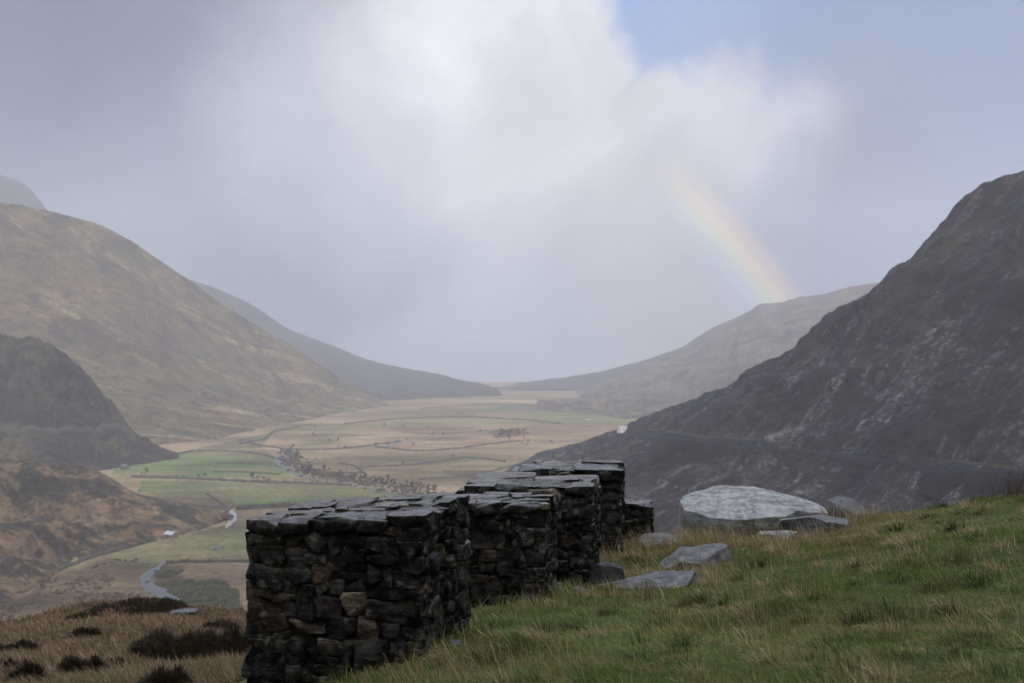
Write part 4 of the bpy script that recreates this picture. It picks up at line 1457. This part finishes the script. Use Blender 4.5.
field_wall('dark scrubby bank above the near river on the olive pasture', [(166, 563), (185, 562), (210, 562), (235, 562), (262, 563)], h=2.2, w=3, mat=M_HEDGE, seed=12, name='hedge', cat='hedge')
field_wall('faint far wall crossing the valley floor below the distant hills', [(345, 424), (400, 419), (460, 417), (520, 420), (560, 424)], h=2.4, w=8, seed=13)
field_wall('farthest pale wall along the edge of the last tan fields', [(420, 409), (470, 406), (520, 405), (560, 408)], h=2.4, w=9, seed=14)
field_wall('dark track wall dropping from the green field to the rapids', [(206, 494), (216, 500), (226, 507)], h=2.0, w=2.4, seed=15)
field_wall('wall slanting from the lower river towards the second pillar across tan land', [(420, 480), (450, 478), (480, 474), (515, 466)], h=2.0, w=5, seed=16)
ptsG = [hit(TG, x, y) for x, y in ((-20, 433), (20, 433), (60, 432), (100, 431), (128, 433))]
field_wall('straight dark road wall cut across the foot of the left crag', [p for p in ptsG if p is not None], tree=TG, h=5.5, w=5, seed=17)


# small trees
M_BARK = simple('tree_bark', (0.030, 0.024, 0.020), 0.95, 3.0)
M_TWIG = simple('tree_twigs', (0.034, 0.027, 0.022), 0.95, 2.0)


def make_tree(seed, height=9.0, spread=1.0, dense=1.0):
    rng = np.random.default_rng(seed)
    segs = []

    def grow(p, d, ln, r, lev):
        q = p + d * ln
        segs.append((p, q, r, r * 0.65, lev))
        if lev >= 4:
            return
        for _ in range(rng.integers(2, 4) if lev < 3 else int(3 * dense)):
            nd = d + rng.normal(0, 0.52 * spread, 3) + np.array([0, 0, 0.10])
            nd /= np.linalg.norm(nd)
            st = p + d * ln * rng.uniform(0.6, 1.0)
            grow(st, nd, ln * rng.uniform(0.62, 0.85), r * 0.6, lev + 1)
    grow(np.zeros(3), np.array([0.06, 0.03, 1.0]), height * 0.30, height * 0.030, 0)
    out = {0: ([], []), 1: ([], [])}
    for p, q, r0, r1, lev in segs:
        V, Q = out[0 if lev < 2 else 1]
        if lev >= 2:
            r0, r1 = max(r0, 0.20), max(r1, 0.13)
        d = q - p
        d = d / np.linalg.norm(d)
        a = np.cross(d, [0.3, 0.9, 0.2])
        a /= np.linalg.norm(a)
        b = np.cross(d, a)
        b0 = len(V)
        for c, rr in ((p, r0), (q, r1)):
            for k in range(4):
                V.append(c + (a * math.cos(k * math.pi / 2) + b * math.sin(k * math.pi / 2)) * rr)
        for k in range(4):
            Q.append([b0 + k, b0 + (k + 1) % 4, b0 + 4 + (k + 1) % 4, b0 + 4 + k])
    return out


def tree_protos():
    protos = []
    for i, (s, h, sp, dn) in enumerate(((1, 9, 1.0, 1.2), (2, 7, 1.25, 1.4), (3, 11, 0.85, 1.1), (4, 5, 1.5, 1.6))):
        o = make_tree(s, h, sp, dn)
        protos.append(o)
    return protos


TP = tree_protos()
TMESH = []


def tree(label, px, py, scale, kind, group, base=None):
    p = base if base is not None else FP(px, py)
    z = down(TF, p.x, p.y, 300) if base is None else base
    root = empty('bare_tree', (p.x, p.y, (z.z if z else FLOOR_Z) - 0.2), (px * 37 % 6.28))
    root.scale = (scale, scale, scale)
    while len(TMESH) <= kind:
        k = len(TMESH)
        tr = mesh('trunk', np.array(TP[k][0][0]), TP[k][0][1], mat=M_BARK)
        cr = mesh('crown', np.array(TP[k][1][0]), TP[k][1][1], mat=M_TWIG)
        TMESH.append((tr.data, cr.data))
        bpy.data.objects.remove(tr)
        bpy.data.objects.remove(cr)
    for nm, me in zip(('trunk', 'crown'), TMESH[kind]):
        c = bpy.data.objects.new(nm, me)
        COL.objects.link(c)
        c.parent = root
    tag(root, label, 'tree', group)


tree('lone bare tree on the wall line, left end of the green fields', 146, 477, 1.5, 2, 'field trees')
for px in (176, 183, 168):
    tree('low dark bush-like tree in the clump on the wall between the green fields', px, 478, 0.9, 3, 'clump on the green field wall')
tree('left tree of the pair standing on the wall between the green fields', 200, 479, 1.2, 1, 'field trees')
tree('right tree of the pair standing on the wall between the green fields', 208, 479, 1.3, 0, 'field trees')
tree('tall bare tree on the wall line just left of the river bend', 253, 482, 1.5, 2, 'field trees')
tree('wide bush-like tree beside the tall bare one left of the river', 268, 482, 1.2, 3, 'field trees')
tree('dark tree at the mouth of the side valley below the left crag', 152, 500, 1.0, 3, 'field trees')
tree('round dark tree on the scrubby bank under the lower green field', 138, 494, 1.0, 1, 'field trees')
for i in range(60):
    f = i / 59
    px = np.interp(f, [0, 0.2, 0.5, 1], [302, 320, 370, 430]) + RNG.normal(0, 4)
    py = np.interp(f, [0, 0.2, 0.5, 1], [473, 477, 482, 496]) + RNG.normal(0, 1.6) - 1.5
    tree('small bare tree in the dark belt along the lower river', px, py, RNG.uniform(0.9, 1.5), int(RNG.integers(0, 4)), 'riverside tree belt')
for i in range(14):
    tree('small bare tree in the belt round the river bend', 292 + RNG.normal(0, 5), 460 + RNG.normal(0, 4.5), RNG.uniform(0.8, 1.3), int(RNG.integers(0, 4)), 'river bend trees')
for i in range(16):
    tree('tiny dark tree in the copse on the far tan floor', 506 + RNG.normal(0, 9), 434.5 + RNG.normal(0, 1.6), RNG.uniform(1.0, 1.8), int(RNG.integers(0, 4)), 'far copse')
tree('solitary bush in the tan field right of the hooked wall', 403, 464, 1.2, 3, 'field trees')
tree('bushy tree at the knot where two tan field walls meet', 376, 446, 1.7, 3, 'field trees')
tree('small tree on the wall just right of the river bend', 344, 449, 1.4, 1, 'field trees')
for i, (px, py) in enumerate(((307, 460), (312, 461), (316, 460))):
    tree('small bush in the trio inside the river loop', px, py, 0.7, 3, 'trio of bushes in the river loop')
for i in range(12):
    tree('scrubby tree in the row at the lower edge of the dark green field', 236 + i * 9 + RNG.normal(0, 3), 507 + RNG.normal(0, 0.8), RNG.uniform(0.35, 0.6), int(RNG.integers(0, 4)), 'scrub row below the green field')
for i in range(9):
    tree('tiny tree in the line along the foot of the left hillside', np.interp(i / 8, [0, 1], [215, 372]) + RNG.normal(0, 7), np.interp(i / 8, [0, 1], [439, 408]) + 1, RNG.uniform(0.7, 1.2), int(RNG.integers(0, 4)), 'trees along the hill foot')
for i in range(10):
    p = hit(TH, 100 + RNG.normal(0, 45), 520 + RNG.normal(0, 14))
    if p is not None:
        tree('stunted dark bush scattered on the brown hillock', 10 * i, 0, RNG.uniform(0.35, 0.6), 3, 'bushes on the hillock', base=p)

for i in range(26):
    f = RNG.random()
    tree('small dark tree dotted over the tan fields beyond the river', 300 + 260 * f + RNG.normal(0, 10), np.interp(f, [0, 1], [444, 432]) + RNG.normal(0, 9), RNG.uniform(0.7, 1.3), int(RNG.integers(0, 4)), 'trees dotted over the tan fields')
for i in range(14):
    tree('bushy tree in the row along the wall between the two green fields', 218 + i * 10 + RNG.normal(0, 4), 483 + RNG.normal(0, 0.6), RNG.uniform(0.5, 0.95), int(RNG.integers(1, 4)), 'row on the green field wall')
for i in range(12):
    p = hit(TD, 545 + i * 9 + RNG.normal(0, 4), 458 - i * 1.6 + RNG.uniform(0, 10))
    if p is not None:
        tree('dark scrubby tree on the tail of the scree spur behind the pillars', 11 * i, 0, RNG.uniform(0.6, 1.1), int(RNG.integers(0, 4)), 'scrub on the spur', base=p)

# gorse and scrub: nobody could count the bushes
def lumps(name, label, cat, pts, smin, smax, seed, col):
    rng = np.random.default_rng(seed)
    V, Q = [], []
    tv, tq = cube_sphere(3)
    tn = tv / np.linalg.norm(tv, axis=1)[:, None]
    b = 0
    for x, y in pts:
        g = down(TF, x, y, 300)
        if g is None:
            continue
        s = rng.uniform(smin, smax)
        V.append(tn * (1 + rng.normal(0, 0.30, (len(tn), 1))) * np.array([s * 1.2, s * 1.2, s * rng.uniform(0.7, 1.2)]) + np.array([x, y, g.z + 0.3 * s]))
        Q.append(tq + b)
        b += len(tn)
    m = simple(name, col, 0.95, 1.0, 0.4, 1.7)
    o = mesh(name, np.concatenate(V), np.concatenate(Q), mat=m, smooth=False)
    tag(o, label, cat, kind='stuff')


def gorse():
    rng = np.random.default_rng(31)
    poly = [(156, 568), (186, 566), (180, 576), (196, 581), (222, 578), (240, 592), (248, 628), (214, 624), (192, 608), (170, 594), (153, 584)]
    px, py = rng.uniform(150, 250, 3000), rng.uniform(564, 630, 3000)
    k = in_poly(px, py, poly)
    pts = [FP(a, c) for a, c in zip(px[k], py[k])]
    pp = np.array([(p.x, p.y, 0) for p in pts])
    kk = fbm(pp, 16, 3, 0.6, 5) > -0.12
    lumps('gorse', 'dark gorse scrub spread beside the near bend of the river', 'gorse', pp[kk][:, :2], 0.4, 1.4, 31, (0.030, 0.031, 0.017))
    # riverside scrub: belt along the lower river and inside of the bend
    line = catmull([FP(284, 450), FP(287, 456), FP(291, 464), FP(299, 470), FP(312, 474), FP(328, 478), FP(350, 481), FP(375, 486), FP(400, 491), FP(425, 497)], 900)
    off = rng.normal(0, 1, (900, 2)) * np.interp(np.linspace(0, 1, 900), [0, 0.3, 1], [5, 9, 13])[:, None]
    xy = line[:, :2] + off + np.array([3.0, 8.0])
    lumps('scrub', 'dark riverside scrub in a belt along the lower river and its bend', 'scrub', xy[::2], 0.7, 2.1, 32, (0.058, 0.049, 0.040))
    # rough scrub over the brown ground at the near left
    px, py = rng.uniform(0, 150, 1500), rng.uniform(560, 625, 1500)
    pp = np.array([tuple(FP(a, c)) for a, c in zip(px, py)])
    kk = fbm(pp * np.array([1, 1, 0]), 26, 4, 0.6, 9) > 0.06
    lumps('low_scrub', 'patchy low brown scrub on the rough ground left of the near river', 'scrub', pp[kk][:, :2], 0.3, 1.0, 33, (0.046, 0.036, 0.026))


gorse()

# buildings
M_WHITE = simple('whitewash', (0.52, 0.52, 0.53), 0.8, 0.6, 0.85, 1.08)
M_SLATE = simple('roof_slate', (0.075, 0.078, 0.088), 0.55, 0.8, 0.8, 1.2)
M_TIN = simple('tin_roof', (0.26, 0.27, 0.31), 0.45, 0.5, 0.85, 1.12, spec=0.5)
M_STN = simple('barn_stone', (0.10, 0.095, 0.09), 0.9, 1.0, 0.6, 1.4)
M_DARKW = simple('dark_opening', (0.012, 0.012, 0.014), 0.4)


def box(x0, x1, y0, y1, z0, z1):
    v = np.array([(x, y, z) for z in (z0, z1) for (x, y) in ((x0, y0), (x1, y0), (x1, y1), (x0, y1))], float)
    q = [[0, 3, 2, 1], [4, 5, 6, 7], [0, 1, 5, 4], [1, 2, 6, 5], [2, 3, 7, 6], [3, 0, 4, 7]]
    return v, q


def house(name, label, cat, pos, rz, lx, ly, hw, hr, mw, mr, windows=2, chimney=True, group=None):
    root = empty(name, tuple(pos), rz)
    tag(root, label, cat, group)
    a, b = lx / 2, ly / 2
    V = [(-a, -b, -2), (a, -b, -2), (a, b, -2), (-a, b, -2), (-a, -b, hw), (a, -b, hw), (a, b, hw), (-a, b, hw), (-a, 0, hw + hr), (a, 0, hw + hr)]
    mesh('wall', V, [[0, 1, 5, 4], [2, 3, 7, 6], [1, 2, 6, 5], [3, 0, 4, 7]], [[5, 6, 9], [7, 4, 8]], mat=mw, smooth=False, parent=root)
    e, t = 0.35, 0.22
    zr = hw + hr + 0.04
    ze = hw - e * hr / b + 0.04
    V, Q = [], []
    for s in (-1, 1):
        k = len(V)
        V += [(-a - e, s * (b + e), ze), (a + e, s * (b + e), ze), (a + e, 0, zr), (-a - e, 0, zr),
              (-a - e, s * (b + e), ze + t), (a + e, s * (b + e), ze + t), (a + e, 0, zr + t), (-a - e, 0, zr + t)]
        Q += [[k, k + 1, k + 2, k + 3], [k + 4, k + 5, k + 6, k + 7], [k, k + 1, k + 5, k + 4], [k, k + 3, k + 7, k + 4], [k + 1, k + 2, k + 6, k + 5]]
    rf = mesh('roof', V, Q, mat=mr, smooth=False, parent=root)
    if chimney:
        v, q = box(a - 1.1, a - 0.2, -0.5, 0.5, hw + hr - 0.3, hw + hr + 1.3)
        mesh('chimney', v, q, mat=mw, smooth=False, parent=rf)
    for k in range(windows):
        xx = -a + lx * (k + 0.7) / (windows + 0.4)
        v, q = box(xx - 0.55, xx + 0.55, -b - 0.05, -b + 0.1, hw * 0.42, hw * 0.85)
        mesh('window', v, q, mat=M_DARKW, smooth=False, parent=root)
    v, q = box(-0.55, 0.55, -b - 0.06, -b + 0.1, 0, 2.1)
    mesh('door', v, q, mat=M_DARKW, smooth=False, parent=root)


def on_floor(px, py):
    p = FP(px, py)
    g = down(TF, p.x, p.y, 300)
    return g if g else p


pb = hit(TH, 171, 537)
pb = pb if pb is not None else on_floor(171, 537)
house('barn', 'dark barn with a pale tin roof at the foot of the brown hillock', 'barn', pb, R(-28), 8.6, 6.4, 2.4, 1.9, M_STN, M_TIN, 1, False)
p = on_floor(215, 550)
house('hut', 'small grey stone hut standing alone on the olive pasture', 'hut', p, R(15), 5.0, 3.6, 1.2, 1.1, M_STN, M_SLATE, 1, False)
p = hit(TD, 623, 431)
if p is not None:
    house('cottage', 'white cottage by the road on the end of the dark scree spur', 'cottage', p, R(35), 13, 6, 3.2, 2.2, M_WHITE, M_TIN)
for (px, py, lab, rz, s) in ((619, 417, 'white farmhouse at the foot of the pale far hill, above the cottage', 20, 15), (588, 420, 'tiny white farmhouse on the green strip of the far valley floor', -10, 10),
                             (538, 401, 'tiny white house farthest away below the central hills', 10, 14), (375, 405, 'tiny white house at the foot of the left hills', 30, 13), (125, 469, 'small pale farm building at the mouth of the green field below the crag', -15, 8)):
    house('farmhouse', lab, 'farmhouse', on_floor(px, py), R(rz), s, 6.5, 3.2, 2.6, M_WHITE if px != 125 else M_STN, M_SLATE)

# the road along the scree slope
M_ROAD = simple('asphalt', (0.024, 0.025, 0.031), 0.95, 0.3, 0.7, 1.3, spec=0.0)
M_VERGE = simple('road_verge', (0.034, 0.030, 0.022), 0.95, 0.3, 0.6, 1.4)
M_RWALL = simple('road_wall', (0.030, 0.031, 0.037), 0.95, 0.35, 0.5, 1.6, spec=0.0)
rp = [hit(TD, x, y) for x, y in ((1110, 487), (1060, 481), (1024, 477), (980, 472), (930, 467), (880, 460), (830, 453), (780, 448), (730, 444), (690, 439), (655, 434), (634, 431))]
rp = [p for p in rp if p is not None]


def road_on_slope():
    n = 160
    c = catmull(rp, n)
    c[:, 2] = np.convolve(np.pad(c[:, 2], 8, 'edge'), np.ones(17) / 17, 'valid')
    tg = np.gradient(c, axis=0)
    nr = np.stack([tg[:, 1], -tg[:, 0]], 1)
    nr /= np.linalg.norm(nr, axis=1)[:, None]
    # nr should point uphill, to the right
    if np.mean(nr[:, 0]) < 0:
        nr = -nr
    w = np.linspace(6.0, 6.5, n)

    def strip(name, a, b, za, zb, mat):
        V = np.empty((n, 2, 3))
        for k, (f, z) in enumerate(((a, za), (b, zb))):
            V[:, k, :2] = c[:, :2] + nr * f
            V[:, k, 2] = c[:, 2] + z
        return V
    cols = [(-5.2, -7.0), (-4.0, -0.15), (-3.6, 0.0)]
    struct(mesh('road', strip('', -3.42, 3.38, 0.05, 0.05, None).reshape(-1, 3), grid_quads(n, 2), mat=M_ROAD))
    V = np.concatenate([strip('', -13.0, -8.5, -14, -5.5, None), strip('', -5.4, -4.02, -0.6, 0.0, None)], 1)
    q = V.reshape(-1, 3)
    q = q + fbm(q, 9.0, 4, 0.6, 6)[:, None] * np.array([0.5, 0, 1.0])
    struct(mesh('embankment', q, grid_quads(n, 4), mat=M_DARK))
    # retaining wall above the road
    hv = 3.0 + 1.6 * fbm(np.stack([np.arange(n) * 0.25, np.zeros(n), np.zeros(n)], 1), 1.0, 4, 0.6, 5)
    V = np.empty((n, 4, 3))
    for k, (f, z) in enumerate(((3.4, -1.0), (3.7, 1.0), (4.4, 1.02), (5.4, 0.6))):
        V[:, k, :2] = c[:, :2] + nr * f
        V[:, k, 2] = c[:, 2] + (hv * z if z > 0 else z)
    o = mesh('retaining_wall', V.reshape(-1, 3), grid_quads(n, 4), mat=M_RWALL)
    tag(o, 'long dark retaining wall above the road across the scree slope', 'retaining wall')
    V = np.empty((n, 3, 3))
    for k, (f, z) in enumerate(((5.42, 2.6), (6.1, 3.2), (7.0, 4.0))):
        V[:, k, :2] = c[:, :2] + nr * f
        V[:, k, 2] = c[:, 2] + z
    q = V.reshape(-1, 3)
    q = q + fbm(q, 7.0, 4, 0.6, 16)[:, None] * np.array([0.4, 0, 1.6])
    struct(mesh('road_verge', q, grid_quads(n, 3), mat=M_VERGE))
    # low parapet below
    V = np.empty((n, 4, 3))
    for k, (f, z) in enumerate(((-4.0, -2.5), (-3.95, 1.0), (-3.5, 1.02), (-3.45, -0.3))):
        V[:, k, :2] = c[:, :2] + nr * f
        V[:, k, 2] = c[:, 2] + z
    o = mesh('parapet_wall', V.reshape(-1, 3), grid_quads(n, 4), mat=M_RWALL)
    tag(o, 'low stone parapet on the valley side of the hillside road', 'wall')


road_on_slope()


# bare shrub at the right edge of the brow
def bare_shrub():
    rng = np.random.default_rng(8)
    b = near_hit(1016, 499)
    if b is None:
        return
    root = empty('bare_shrub', tuple(b))
    tag(root, 'leafless brown shrub of thin twigs at the right end of the grassy brow', 'shrub')
    n = 190
    th = rng.uniform(0, 2 * math.pi, n)
    r = np.abs(rng.normal(0, 0.22, n))
    x, y = b.x + np.cos(th) * r + 0.1, b.y + np.sin(th) * r + 0.2
    h = rng.uniform(0.25, 0.62, n)
    az = rng.uniform(0, 2 * math.pi, n)
    lean = np.clip(rng.normal(0.45, 0.22, n), 0.05, 0.9)
    col = np.array([0.060, 0.040, 0.032]) * rng.uniform(0.6, 1.5, (n, 1))
    tw = blades('twigs', x, y, np.full(n, b.z - 0.05), h, np.full(n, 0.004), az, lean, col, M_HEATH, rng, loc=tuple(b))
    tw.parent = root
    tw.location = (0, 0, 0)


bare_shrub()

# ------------------------------------------------------------------ haze
def haze():
    m, t = new_mat('haze')
    v = t.add('ShaderNodeVolumePrincipled', {'Color': (0.72, 0.76, 0.86, 1.0), 'Density': HAZE, 'Anisotropy': 0.0})
    v.inputs['Density Attribute'].default_value = ''
    o = t.add('ShaderNodeOutputMaterial')
    t.t.links.new(v.outputs[0], o.inputs['Volume'])
    v_, q_ = box(-4200, 3600, -1200, 6200, FLOOR_Z - 45, 900)
    b = mesh('haze', v_, q_, mat=m, smooth=False)
    b['kind'] = 'stuff'


HAZE = 0.00016
haze()
